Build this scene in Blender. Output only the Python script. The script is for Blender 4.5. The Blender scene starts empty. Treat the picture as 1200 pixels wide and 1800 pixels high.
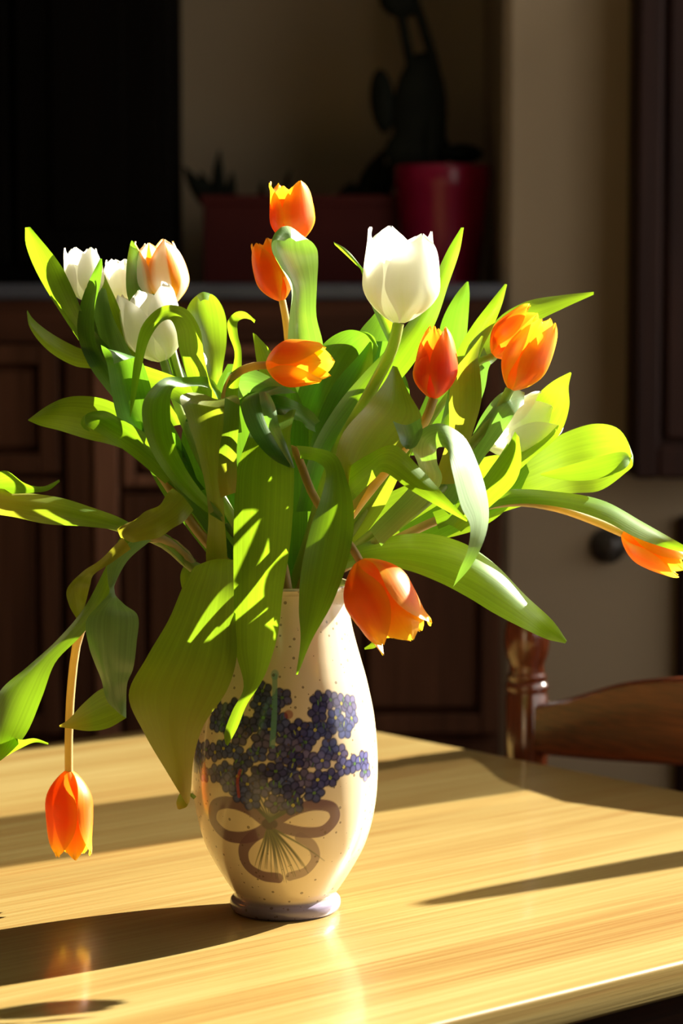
import bpy, math, random
import numpy as np
from mathutils import Vector, Matrix

random.seed(7)
SC = bpy.context.scene
COL = SC.collection

# ------------------------------------------------------------------ camera
F = 4600.0                       # focal length in pixels of the 1200x1800 frame
HC = 0.485                       # camera height above the table top (table top is z = 0)
PITCH = math.atan(403.0 / F)
Y0 = 2.0                         # distance of the vase axis
cam_d = bpy.data.cameras.new('camera')
cam = bpy.data.objects.new('camera', cam_d)
COL.objects.link(cam)
cam.location = (0, 0, HC)
cam.rotation_euler = (math.pi / 2 - PITCH, 0, 0)
cam_d.sensor_fit = 'VERTICAL'
cam_d.sensor_height = 22.3
cam_d.sensor_width = 14.9
cam_d.lens = F / 1800.0 * 22.3
cam_d.clip_start = 0.05
cam_d.dof.use_dof = True
cam_d.dof.focus_distance = 1.98
cam_d.dof.aperture_fstop = 3.8
SC.camera = cam

# ------------------------------------------------------------------ light
SUN_EL = math.radians(27)
SUN = Vector((0.81 * math.cos(SUN_EL), 0.585 * math.cos(SUN_EL), math.sin(SUN_EL))).normalized()
sd = bpy.data.lights.new('sun', 'SUN')
sd.energy = 27.0
sd.angle = math.radians(0.5)
sd.color = (1.0, 0.945, 0.80)
so = bpy.data.objects.new('sun', sd)
COL.objects.link(so)
so.rotation_euler = SUN.to_track_quat('Z', 'Y').to_euler()
so.location = (3, 3, 3)

w = bpy.data.worlds.new('world')
SC.world = w
w.use_nodes = True
bg = w.node_tree.nodes['Background']
bg.inputs[0].default_value = (1.0, 0.95, 0.88, 1)
bg.inputs[1].default_value = 2.3

pd = bpy.data.lights.new('window_portal', 'AREA')      # guides sampling to the window opening, emits nothing itself
pd.shape = 'RECTANGLE'; pd.size = 2.17; pd.size_y = 1.45
pd.cycles.is_portal = True
po = bpy.data.objects.new('window_portal', pd)
COL.objects.link(po)
po.location = (1.08, 2.635, 0.825)
po.rotation_euler = Vector((1, 0, 0)).to_track_quat('Z', 'Y').to_euler()

SC.view_settings.view_transform = 'Standard'
SC.view_settings.look = 'None'
SC.view_settings.gamma = 1.0
SC.view_settings.use_curve_mapping = False
SC.view_settings.exposure = 0.13
SC.cycles.use_denoising = True

# ------------------------------------------------------------------ helpers
CP, SP = math.cos(PITCH), math.sin(PITCH)


def at(px, py, Y):
    """point of the place seen at a pixel, at distance Y in front of the camera"""
    u = (px - 600.0) / F
    v = (900.0 - py) / F
    r = Vector((u, CP + v * SP, v * CP - SP))
    return Vector((0, 0, HC)) + r * (Y / r.y)


def P(px, py, d):
    return at(px, py, Y0 + d / 100.0)


def tag(o, label=None, cat=None, group=None, kind=None):
    if label: o['label'] = label
    if cat: o['category'] = cat
    if group: o['group'] = group
    if kind: o['kind'] = kind
    return o


def empty(name, loc, label=None, cat=None, rz=0.0, **k):
    o = bpy.data.objects.new(name, None)
    COL.objects.link(o)
    o.empty_display_size = 0.03
    o.location = loc
    o.rotation_euler = (0, 0, rz)
    return tag(o, label, cat, **k)


def link(name, me, mat=None, parent=None, smooth=False, loc=None):
    o = bpy.data.objects.new(name, me)
    COL.objects.link(o)
    if mat: me.materials.append(mat)
    if smooth:
        me.polygons.foreach_set('use_smooth', [True] * len(me.polygons))
    if parent: o.parent = parent
    if loc is not None: o.location = loc
    return o


class MB:
    def __init__(self):
        self.v = []; self.f = []

    def box(self, x0, x1, y0, y1, z0, z1, b=0.0):
        n = len(self.v)
        if b <= 0:
            for z in (z0, z1):
                for (x, y) in ((x0, y0), (x1, y0), (x1, y1), (x0, y1)):
                    self.v.append((x, y, z))
            self.f += [(n, n + 3, n + 2, n + 1), (n + 4, n + 5, n + 6, n + 7)]
            for i in range(4):
                j = (i + 1) % 4
                self.f.append((n + i, n + j, n + 4 + j, n + 4 + i))
            return self
        # chamfered box: rings in z
        def ring(z, i):
            xa, xb, ya, yb = x0 + i, x1 - i, y0 + i, y1 - i
            c = b * 0.999 if i == 0 else b * 0.5
            return [(xa + c, ya, z), (xb - c, ya, z), (xb, ya + c, z), (xb, yb - c, z),
                    (xb - c, yb, z), (xa + c, yb, z), (xa, yb - c, z), (xa, ya + c, z)]
        rs = [ring(z0, b), ring(z0 + b, 0), ring(z1 - b, 0), ring(z1, b)]
        for r in rs: self.v += r
        self.f.append(tuple(n + i for i in reversed(range(8))))
        for k in range(3):
            for i in range(8):
                j = (i + 1) % 8
                self.f.append((n + 8 * k + i, n + 8 * k + j, n + 8 * k + 8 + j, n + 8 * k + 8 + i))
        self.f.append(tuple(n + 24 + i for i in range(8)))
        return self

    def lathe(self, prof, seg=28, c=(0, 0), caps=True):
        n = len(self.v)
        for (r, z) in prof:
            for i in range(seg):
                a = 2 * math.pi * i / seg
                self.v.append((c[0] + r * math.cos(a), c[1] + r * math.sin(a), z))
        for k in range(len(prof) - 1):
            for i in range(seg):
                j = (i + 1) % seg
                self.f.append((n + k * seg + i, n + k * seg + j, n + (k + 1) * seg + j, n + (k + 1) * seg + i))
        if caps:
            self.f.append(tuple(n + i for i in reversed(range(seg))))
            m = n + (len(prof) - 1) * seg
            self.f.append(tuple(m + i for i in range(seg)))
        return self

    def tube(self, pts, rad, seg=10):
        n = len(self.v)
        k = len(pts)
        up = Vector((0.31, 0.77, 0.55)).normalized()
        for i, p in enumerate(pts):
            t = (Vector(pts[min(i + 1, k - 1)]) - Vector(pts[max(i - 1, 0)])).normalized()
            e1 = t.cross(up)
            if e1.length < 1e-4: e1 = t.cross(Vector((1, 0, 0)))
            e1.normalize(); e2 = t.cross(e1)
            up = (up - t * up.dot(t)); up = up.normalized() if up.length > 1e-4 else Vector((0, 0, 1))
            r = rad[i] if hasattr(rad, '__len__') else rad
            for s in range(seg):
                a = 2 * math.pi * s / seg
                self.v.append(tuple(Vector(p) + (e1 * math.cos(a) + e2 * math.sin(a)) * r))
        for i in range(k - 1):
            for s in range(seg):
                q = (s + 1) % seg
                self.f.append((n + i * seg + s, n + i * seg + q, n + (i + 1) * seg + q, n + (i + 1) * seg + s))
        self.f.append(tuple(n + s for s in reversed(range(seg))))
        self.f.append(tuple(n + (k - 1) * seg + s for s in range(seg)))
        return self

    def prism(self, poly, y0, y1):
        """outline in (x, z), extruded along y"""
        n = len(self.v); m = len(poly)
        for y in (y0, y1):
            for (x, z) in poly: self.v.append((x, y, z))
        self.f.append(tuple(n + i for i in range(m)))
        self.f.append(tuple(n + m + i for i in reversed(range(m))))
        for i in range(m):
            j = (i + 1) % m
            self.f.append((n + i, n + m + i, n + m + j, n + j))
        return self

    def build(self, name, mat, parent=None, smooth=False, loc=None):
        me = bpy.data.meshes.new(name)
        me.from_pydata([tuple(p) for p in self.v], [], self.f)
        me.update()
        import bmesh
        bm = bmesh.new(); bm.from_mesh(me)
        bmesh.ops.recalc_face_normals(bm, faces=bm.faces)
        bm.to_mesh(me); bm.free()
        o = link(name, me, mat, parent, smooth, loc)
        if smooth:
            try:
                me.set_sharp_from_angle(angle=math.radians(40))
            except Exception:
                pass
        return o


def catmull(pts, n):
    """resample a list of equal-length tuples to n points through all of them"""
    A = np.array(pts, float)
    k = len(A)
    if k == 2:
        t = np.linspace(0, 1, n)[:, None]
        return A[0] * (1 - t) + A[1] * t
    seg = np.linalg.norm(np.diff(A[:, :3], axis=0), axis=1) ** 0.5 + 1e-6
    T = np.concatenate([[0], np.cumsum(seg)])
    M = np.zeros_like(A)
    for i in range(k):
        if i == 0: M[i] = (A[1] - A[0]) / (T[1] - T[0])
        elif i == k - 1: M[i] = (A[-1] - A[-2]) / (T[-1] - T[-2])
        else:
            a, b = T[i] - T[i - 1], T[i + 1] - T[i]
            M[i] = ((A[i] - A[i - 1]) / a * b + (A[i + 1] - A[i]) / b * a) / (a + b)
    out = []
    for t in np.linspace(0, T[-1], n):
        i = min(max(int(np.searchsorted(T, t, 'right')) - 1, 0), k - 2)
        h = T[i + 1] - T[i]; s = (t - T[i]) / h
        out.append((2 * s**3 - 3 * s**2 + 1) * A[i] + (s**3 - 2 * s**2 + s) * h * M[i]
                   + (-2 * s**3 + 3 * s**2) * A[i + 1] + (s**3 - s**2) * h * M[i + 1])
    return np.array(out)


# ------------------------------------------------------------------ materials
def mat(name):
    m = bpy.data.materials.new(name)
    m.use_nodes = True
    nt = m.node_tree
    b = nt.nodes['Principled BSDF']
    return m, nt, b


def N(nt, typ, **k):
    n = nt.nodes.new(typ)
    for a, v in k.items():
        if a.startswith('i_'):
            n.inputs[a[2:].replace('_', ' ')].default_value = v
        else:
            setattr(n, a, v)
    return n


def ramp(nt, stops, fac=None):
    r = nt.nodes.new('ShaderNodeValToRGB')
    e = r.color_ramp.elements
    while len(e) < len(stops): e.new(0.5)
    for q, (p, c) in zip(e, stops):
        q.position = p; q.color = (*c, 1)
    if fac is not None: nt.links.new(fac, r.inputs[0])
    return r


def plain(name, col, rough=0.6, noise=0.12, scale=12.0, bump=0.05, spec=0.5):
    m, nt, b = mat(name)
    tc = N(nt, 'ShaderNodeTexCoord')
    no = N(nt, 'ShaderNodeTexNoise', i_Scale=scale, i_Detail=5.0)
    nt.links.new(tc.outputs['Object'], no.inputs['Vector'])
    c0 = tuple(c * (1 - noise) for c in col); c1 = tuple(min(1, c * (1 + noise)) for c in col)
    r = ramp(nt, [(0.3, c0), (0.7, c1)], no.outputs['Fac'])
    nt.links.new(r.outputs[0], b.inputs['Base Color'])
    b.inputs['Roughness'].default_value = rough
    b.inputs['Specular IOR Level'].default_value = spec
    bp = N(nt, 'ShaderNodeBump', i_Strength=bump, i_Distance=0.01)
    nt.links.new(no.outputs['Fac'], bp.inputs['Height'])
    nt.links.new(bp.outputs[0], b.inputs['Normal'])
    return m


def wood(name, dark, mid, light, axis='X', rough=0.3, scale=1.0, coat=0.0, rot=0.0, spec=0.5):
    m, nt, b = mat(name)
    b.inputs['Specular IOR Level'].default_value = spec
    tc = N(nt, 'ShaderNodeTexCoord')
    mp = N(nt, 'ShaderNodeMapping')
    s = {'X': (1.2, 14, 14), 'Y': (14, 1.2, 14), 'Z': (14, 14, 1.2)}[axis]
    mp.inputs['Scale'].default_value = tuple(q * scale for q in s)
    mp.inputs['Rotation'].default_value = (0, 0, rot)
    nt.links.new(tc.outputs['Object'], mp.inputs['Vector'])
    n1 = N(nt, 'ShaderNodeTexNoise', i_Scale=1.0, i_Detail=4.0, i_Distortion=0.6)
    nt.links.new(mp.outputs[0], n1.inputs['Vector'])
    mp2 = N(nt, 'ShaderNodeMapping')
    mp2.inputs['Scale'].default_value = tuple(q * scale * (3.2 if q < 2 else 17) for q in s)
    nt.links.new(tc.outputs['Object'], mp2.inputs['Vector'])
    n2 = N(nt, 'ShaderNodeTexNoise', i_Scale=1.0, i_Detail=3.0)
    nt.links.new(mp2.outputs[0], n2.inputs['Vector'])
    mx = N(nt, 'ShaderNodeMath', operation='MULTIPLY_ADD')
    nt.links.new(n2.outputs['Fac'], mx.inputs[0]); mx.inputs[1].default_value = 0.68
    sb = N(nt, 'ShaderNodeMath', operation='MULTIPLY_ADD')
    nt.links.new(n1.outputs['Fac'], sb.inputs[0]); sb.inputs[1].default_value = 0.75; sb.inputs[2].default_value = -0.215
    nt.links.new(sb.outputs[0], mx.inputs[2])
    r = ramp(nt, [(0.25, dark), (0.5, mid), (0.72, light)], mx.outputs[0])
    nt.links.new(r.outputs[0], b.inputs['Base Color'])
    b.inputs['Roughness'].default_value = rough
    b.inputs['Coat Weight'].default_value = coat
    b.inputs['Coat Roughness'].default_value = 0.12
    bp = N(nt, 'ShaderNodeBump', i_Strength=0.12, i_Distance=0.003)
    nt.links.new(n2.outputs['Fac'], bp.inputs['Height'])
    nt.links.new(bp.outputs[0], b.inputs['Normal'])
    return m


def leaf_mat(name, top, trans, rough=0.36, tmix=0.5, yellow=None):
    """tulip leaf: long parallel veins, waxy skin, light shining through"""
    m, nt, b = mat(name)
    out = nt.nodes['Material Output']
    uv = N(nt, 'ShaderNodeUVMap')
    mp = N(nt, 'ShaderNodeMapping')
    mp.inputs['Scale'].default_value = (26, 0.7, 1)
    nt.links.new(uv.outputs[0], mp.inputs['Vector'])
    no = N(nt, 'ShaderNodeTexNoise', i_Scale=1.0, i_Detail=3.0)
    nt.links.new(mp.outputs[0], no.inputs['Vector'])
    tc = N(nt, 'ShaderNodeTexCoord')
    n2 = N(nt, 'ShaderNodeTexNoise', i_Scale=18.0, i_Detail=2.0)
    nt.links.new(tc.outputs['Object'], n2.inputs['Vector'])
    add = N(nt, 'ShaderNodeMath', operation='ADD')
    nt.links.new(no.outputs['Fac'], add.inputs[0]); nt.links.new(n2.outputs['Fac'], add.inputs[1])
    hf = N(nt, 'ShaderNodeMath', operation='MULTIPLY'); hf.inputs[1].default_value = 0.5
    nt.links.new(add.outputs[0], hf.inputs[0])
    d = lambda c, k: tuple(min(1, q * k) for q in c)
    r1 = ramp(nt, [(0.32, d(top, 0.72)), (0.68, d(top, 1.25))], hf.outputs[0])
    r2 = ramp(nt, [(0.32, d(trans, 0.78)), (0.68, d(trans, 1.18))], hf.outputs[0])
    c1, c2 = r1.outputs[0], r2.outputs[0]
    if yellow:
        sep = N(nt, 'ShaderNodeSeparateXYZ'); nt.links.new(uv.outputs[0], sep.inputs[0])
        rv = ramp(nt, yellow[1], sep.outputs['Y'])
        for idx, src in enumerate((c1, c2)):
            mxx = N(nt, 'ShaderNodeMix', data_type='RGBA')
            nt.links.new(rv.outputs[0], mxx.inputs['Factor'])
            nt.links.new(src, mxx.inputs[6]); mxx.inputs[7].default_value = (*yellow[0][idx], 1)
            if idx == 0: c1 = mxx.outputs[2]
            else: c2 = mxx.outputs[2]
    nt.links.new(c1, b.inputs['Base Color'])
    b.inputs['Roughness'].default_value = rough
    b.inputs['Specular IOR Level'].default_value = 0.9
    tr = N(nt, 'ShaderNodeBsdfTranslucent')
    nt.links.new(c2, tr.inputs[0])
    bp = N(nt, 'ShaderNodeBump', i_Strength=0.25, i_Distance=0.0006)
    nt.links.new(no.outputs['Fac'], bp.inputs['Height'])
    nt.links.new(bp.outputs[0], b.inputs['Normal'])
    ms = N(nt, 'ShaderNodeMixShader'); ms.inputs[0].default_value = tmix
    nt.links.new(b.outputs[0], ms.inputs[1]); nt.links.new(tr.outputs[0], ms.inputs[2])
    nt.links.new(ms.outputs[0], out.inputs[0])
    return m


def petal_mat(name, stops, edge, edge_w=0.62, tmix=0.5, stripe=None, rough=0.42):
    """colour runs from claw to tip (uv y), margins (uv x) take the edge colour"""
    m, nt, b = mat(name)
    out = nt.nodes['Material Output']
    uv = N(nt, 'ShaderNodeUVMap')
    sep = N(nt, 'ShaderNodeSeparateXYZ'); nt.links.new(uv.outputs[0], sep.inputs[0])
    mp = N(nt, 'ShaderNodeMapping'); mp.inputs['Scale'].default_value = (22, 1.2, 1)
    nt.links.new(uv.outputs[0], mp.inputs['Vector'])
    no = N(nt, 'ShaderNodeTexNoise', i_Scale=1.0, i_Detail=3.0)
    nt.links.new(mp.outputs[0], no.inputs['Vector'])
    a = N(nt, 'ShaderNodeMath', operation='MULTIPLY_ADD')     # v + small vein noise
    nt.links.new(no.outputs['Fac'], a.inputs[0]); a.inputs[1].default_value = 0.16
    off = N(nt, 'ShaderNodeMath', operation='SUBTRACT'); off.inputs[1].default_value = 0.08
    nt.links.new(sep.outputs['Y'], off.inputs[0]); nt.links.new(off.outputs[0], a.inputs[2])
    r = ramp(nt, stops, a.outputs[0])
    x1 = N(nt, 'ShaderNodeMath', operation='SUBTRACT'); x1.inputs[1].default_value = 0.5
    nt.links.new(sep.outputs['X'], x1.inputs[0])
    x2 = N(nt, 'ShaderNodeMath', operation='ABSOLUTE'); nt.links.new(x1.outputs[0], x2.inputs[0])
    x3 = N(nt, 'ShaderNodeMath', operation='MULTIPLY_ADD'); x3.inputs[1].default_value = 2.0
    nt.links.new(x2.outputs[0], x3.inputs[0])
    vn = N(nt, 'ShaderNodeMath', operation='MULTIPLY'); vn.inputs[1].default_value = 0.2
    nt.links.new(no.outputs['Fac'], vn.inputs[0]); nt.links.new(vn.outputs[0], x3.inputs[2])
    er = ramp(nt, [(edge_w, (0, 0, 0)), (min(1, edge_w + 0.38), (1, 1, 1))], x3.outputs[0])
    if stripe:
        er = ramp(nt, stripe, x3.outputs[0])
    mx = N(nt, 'ShaderNodeMix', data_type='RGBA')
    nt.links.new(er.outputs[0], mx.inputs['Factor'])
    nt.links.new(r.outputs[0], mx.inputs[6]); mx.inputs[7].default_value = (*edge, 1)
    nt.links.new(mx.outputs[2], b.inputs['Base Color'])
    b.inputs['Roughness'].default_value = rough
    tr = N(nt, 'ShaderNodeBsdfTranslucent'); nt.links.new(mx.outputs[2], tr.inputs[0])
    bp = N(nt, 'ShaderNodeBump', i_Strength=0.2, i_Distance=0.0006)
    nt.links.new(no.outputs['Fac'], bp.inputs['Height']); nt.links.new(bp.outputs[0], b.inputs['Normal'])
    ms = N(nt, 'ShaderNodeMixShader'); ms.inputs[0].default_value = tmix
    nt.links.new(b.outputs[0], ms.inputs[1]); nt.links.new(tr.outputs[0], ms.inputs[2])
    nt.links.new(ms.outputs[0], out.inputs[0])
    return m


M = {}
M['wall'] = plain('plaster_wall', (0.27, 0.21, 0.138), 0.9, 0.05, 3.0, 0.05, 0.2)
M['ceil'] = plain('ceiling_paint', (0.6, 0.55, 0.45), 0.9, 0.04, 3.0, 0.03, 0.2)
M['floor'] = wood('floor_boards', (0.03, 0.012, 0.006), (0.06, 0.025, 0.012), (0.09, 0.04, 0.02), 'Y', 0.5)
M['oak'] = wood('oak_table', (0.25, 0.128, 0.030), (0.315, 0.213, 0.064), (0.375, 0.278, 0.10), 'X', 0.36, 1.0, 0.5)
M['oakdark'] = wood('dark_apron', (0.03, 0.012, 0.006), (0.06, 0.022, 0.01), (0.09, 0.035, 0.015), 'X', 0.5)
M['chair'] = wood('chair_mahogany', (0.05, 0.010, 0.003), (0.12, 0.024, 0.007), (0.20, 0.045, 0.012), 'X', 0.25, 1.6, 0.5)
M['chairz'] = wood('chair_mahogany_turned', (0.05, 0.010, 0.003), (0.11, 0.022, 0.006), (0.18, 0.04, 0.011), 'Z', 0.2, 1.6, 0.7)
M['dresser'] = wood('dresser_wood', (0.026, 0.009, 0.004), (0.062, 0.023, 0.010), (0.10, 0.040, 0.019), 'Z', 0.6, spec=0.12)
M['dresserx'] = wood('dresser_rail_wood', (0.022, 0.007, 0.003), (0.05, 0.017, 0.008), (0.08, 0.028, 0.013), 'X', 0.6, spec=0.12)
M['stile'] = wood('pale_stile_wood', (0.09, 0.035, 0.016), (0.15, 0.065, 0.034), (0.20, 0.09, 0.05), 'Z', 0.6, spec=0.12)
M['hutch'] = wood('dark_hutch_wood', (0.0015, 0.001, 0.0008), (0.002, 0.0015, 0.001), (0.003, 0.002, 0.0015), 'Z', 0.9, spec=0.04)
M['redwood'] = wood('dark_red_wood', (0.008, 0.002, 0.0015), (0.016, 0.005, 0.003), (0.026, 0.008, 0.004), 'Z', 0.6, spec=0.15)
M['knob'] = plain('dark_metal', (0.03, 0.025, 0.02), 0.35, 0.1)
M['white_paint'] = plain('window_paint', (0.75, 0.72, 0.65), 0.5, 0.03)
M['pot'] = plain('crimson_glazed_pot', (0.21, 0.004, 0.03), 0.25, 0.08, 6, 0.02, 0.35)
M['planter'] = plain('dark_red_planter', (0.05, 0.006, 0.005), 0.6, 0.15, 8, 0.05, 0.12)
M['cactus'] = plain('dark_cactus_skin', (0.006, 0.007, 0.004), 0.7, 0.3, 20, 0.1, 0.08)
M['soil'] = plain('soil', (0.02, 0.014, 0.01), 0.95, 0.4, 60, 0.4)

GL = [((0.095, 0.225, 0.030), (0.25, 0.45, 0.010)),
      ((0.115, 0.25, 0.032), (0.31, 0.50, 0.013)),
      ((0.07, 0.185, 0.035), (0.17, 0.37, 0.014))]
M['leaf'] = leaf_mat('tulip_leaf_green', *GL[0])
M['leafb'] = leaf_mat('tulip_leaf_bright', *GL[1])
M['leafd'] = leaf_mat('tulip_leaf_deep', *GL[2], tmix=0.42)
M['leafw'] = leaf_mat('tulip_leaf_waxy', (0.20, 0.32, 0.17), (0.20, 0.42, 0.04), 0.34, 0.36)
M['leafg'] = leaf_mat('tulip_leaf_glare', (0.36, 0.50, 0.26), (0.22, 0.44, 0.03), 0.32, 0.36)  # waxy pale green, base raised further to paint in white sun glare
YEL = ((0.40, 0.30, 0.05), (0.52, 0.42, 0.03))
M['leafy'] = leaf_mat('tulip_leaf_yellowing', (0.14, 0.21, 0.025), (0.28, 0.41, 0.014), 0.4, 0.5,
                      (YEL, [(0.0, (0.75,) * 3), (0.5, (0.35,) * 3), (1.0, (0.1,) * 3)]))
M['leafyt'] = leaf_mat('tulip_leaf_yellow_tip', (0.12, 0.24, 0.028), (0.27, 0.44, 0.014), 0.38, 0.5,
                       (YEL, [(0.45, (0.0,) * 3), (0.8, (0.7,) * 3), (1.0, (0.95,) * 3)]))
M['stem'] = leaf_mat('tulip_stem', (0.36, 0.46, 0.12), (0.42, 0.55, 0.08), 0.4, 0.4)
M['stemt'] = leaf_mat('tulip_stem_tan', (0.55, 0.42, 0.17), (0.66, 0.46, 0.12), 0.4, 0.4)
M['orange'] = petal_mat('orange_petal', [(0.0, (0.85, 0.42, 0.03)), (0.18, (0.86, 0.20, 0.008)),
                        (0.6, (0.90, 0.235, 0.008)), (0.85, (0.92, 0.40, 0.012)), (1.0, (0.92, 0.62, 0.03))],
                        (0.94, 0.50, 0.02), 0.66)
M['orangey'] = petal_mat('orange_yellow_petal', [(0.0, (0.85, 0.48, 0.04)), (0.2, (0.88, 0.30, 0.010)),
                         (0.6, (0.92, 0.36, 0.010)), (0.85, (0.92, 0.52, 0.02)), (1.0, (0.94, 0.72, 0.05))],
                         (0.95, 0.62, 0.03), 0.55)
M['red'] = petal_mat('red_orange_petal', [(0.0, (0.80, 0.20, 0.06)), (0.15, (0.80, 0.10, 0.03)),
                     (0.5, (0.86, 0.13, 0.012)), (0.75, (0.90, 0.30, 0.010)), (1.0, (0.92, 0.50, 0.02))],
                     (0.92, 0.28, 0.02), 0.72)
M['white'] = petal_mat('white_petal', [(0.0, (0.62, 0.70, 0.28)), (0.16, (0.82, 0.83, 0.55)), (0.4, (0.88, 0.87, 0.74)),
                       (1.0, (0.92, 0.91, 0.84))], (0.92, 0.91, 0.84), 0.7, tmix=0.62)
M['flame'] = petal_mat('white_orange_flamed_petal', [(0.0, (0.80, 0.62, 0.05)), (0.3, (0.90, 0.48, 0.02)),
                       (0.8, (0.90, 0.34, 0.012)), (1.0, (0.92, 0.50, 0.03))], (0.92, 0.89, 0.76), 0.2,
                       stripe=[(0.26, (0, 0, 0)), (0.38, (1, 1, 1)), (0.8, (1, 1, 1)), (1.0, (0.2,) * 3)])

# ------------------------------------------------------------------ the room
FLZ = -0.745
XW = 0.95            # right wall with the window
YN = 4.30            # back of the niche
YP = 3.78            # face of the projecting wall
XP = at(882, 700, YP).x


def struct(name, mb, m, **k):
    return tag(mb.build(name, m, **k), kind='structure')


struct('floor', MB().box(-2.6, XW + 0.2, -1.5, YN + 0.1, FLZ - 0.05, FLZ), M['floor'])
struct('ceiling', MB().box(-2.6, XW + 0.2, -1.5, YN + 0.1, 1.75, 1.8), M['ceil'])
struct('wall_back', MB().box(-2.6, XP, YN, YN + 0.1, FLZ, 1.75), M['wall'])
struct('wall_front', MB().box(XP, XW, YP, YN + 0.1, FLZ, 1.75, 0.012), M['wall'])
struct('wall_near', MB().box(-2.7, XW + 0.2, -1.6, -1.5, FLZ, 1.75), M['wall'])
struct('wall_left', MB().box(-2.7, -2.6, -1.5, YN + 0.1, FLZ, 1.75), M['wall'])
# window wall: opening from WY0 to WY1
WY0, WY1, WZ0, WZ1 = 1.55, 3.72, 0.10, 1.55
wl = MB()
wl.box(XW, XW + 0.12, -1.5, WY0, FLZ, 1.75)
wl.box(XW, XW + 0.12, WY1, YN + 0.1, FLZ, 1.75)
wl.box(XW, XW + 0.12, WY0, WY1, FLZ, WZ0)
wl.box(XW, XW + 0.12, WY0, WY1, WZ1, 1.75)
struct('wall_right', wl, M['wall'])


def wall_hit(px, py):
    """where the sun ray through the table point seen at a pixel crosses the window plane"""
    u = (px - 600.0) / F; v = (900.0 - py) / F
    r = Vector((u, CP + v * SP, v * CP - SP)); t = -HC / r.z
    p = Vector((0, 0, HC)) + r * t
    k = (XW - p.x) / SUN.x
    return p + SUN * k


win = empty('window_1', (XW, 0, 0), kind='structure')
fr = MB()
fr.box(0.02, 0.10, WY0, WY0 + 0.05, WZ0, WZ1); fr.box(0.02, 0.10, WY1 - 0.03, WY1, WZ0, WZ1)
fr.box(0.02, 0.10, WY0, WY1, WZ0, WZ0 + 0.04); fr.box(0.02, 0.10, WY0, WY1, WZ1 - 0.05, WZ1)
fr.build('window_frame', M['white_paint'], win)
ya = wall_hit(1000, 1522).y
yb0, yb1 = wall_hit(150, 1505).y, wall_hit(150, 1418).y
bz = wall_hit(615, 1592).z          # unseen bar added to cast the slim table stripe; stops short of the vase
gb_ = MB()
gb_.lathe([(0.026, WZ0), (0.026, 0.30), (0.030, 0.32), (0.022, 0.36), (0.024, 0.46), (0.016, 0.56), (0.009, bz)], 14, (0.06, ya))
gb_.build('shadow_bar', M['white_paint'], win, smooth=True)
ym = (yb0 + yb1) / 2
cm, cnt, cb = mat('sheer_curtain')                       # net curtain that lets part of the sun through
ct = N(cnt, 'ShaderNodeBsdfTransparent'); cx = N(cnt, 'ShaderNodeMixShader'); cx.inputs[0].default_value = 0.78
cb.inputs['Base Color'].default_value = (0.6, 0.5, 0.36, 1); cb.inputs['Roughness'].default_value = 0.9
cnt.links.new(ct.outputs[0], cx.inputs[1]); cnt.links.new(cb.outputs[0], cx.inputs[2])
cnt.links.new(cx.outputs[0], cnt.nodes['Material Output'].inputs[0])
cu = MB(); na = 60
for i in range(na + 1):
    y_ = min(yb0, yb1) + abs(yb1 - yb0) * i / na
    x_ = -0.004 + 0.004 * math.sin(i * 0.9)
    cu.v += [(x_, y_, WZ0 - 0.02), (x_, y_, WZ1 + 0.03)]
for i in range(na): cu.f.append((2 * i, 2 * i + 2, 2 * i + 3, 2 * i + 1))
cu.build('sheer_curtain', cm, win, smooth=True)
gm, gnt, gb = mat('window_glass')
gt = N(gnt, 'ShaderNodeBsdfTransparent'); gg = N(gnt, 'ShaderNodeBsdfGlossy', i_Roughness=0.02)
gx = N(gnt, 'ShaderNodeMixShader'); gx.inputs[0].default_value = 0.05
gnt.links.new(gt.outputs[0], gx.inputs[1]); gnt.links.new(gg.outputs[0], gx.inputs[2])
gnt.links.new(gx.outputs[0], gnt.nodes['Material Output'].inputs[0])
for (a, b_) in ((WY0 + 0.05, ya - 0.002), (ya + 0.002, min(yb0, yb1)), (max(yb0, yb1), WY1 - 0.03)):
    MB().box(0.058, 0.062, a, b_, WZ0 + 0.04, WZ1 - 0.05).build('pane', gm, win)

# ------------------------------------------------------------------ table
PHI = math.radians(40.6)
G = Vector((math.cos(PHI), math.sin(PHI), 0)); Hd = Vector((-math.sin(PHI), math.cos(PHI), 0))


def table_pt(px, py):
    u = (px - 600.0) / F; v = (900.0 - py) / F
    r = Vector((u, CP + v * SP, v * CP - SP))
    return Vector((0, 0, HC)) + r * (-HC / r.z)


CORNER = table_pt(486, 1251)
TW = 1.04
TL = 1.75
tab = empty('dining_table', CORNER, 'glossy honey oak dining table in the sunlight under the vase', 'table', PHI)
tab.location.z = FLZ
# local frame: x along G (the corner is x=0, table runs to -x), y along Hd (corner y=0, runs to -y)


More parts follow.
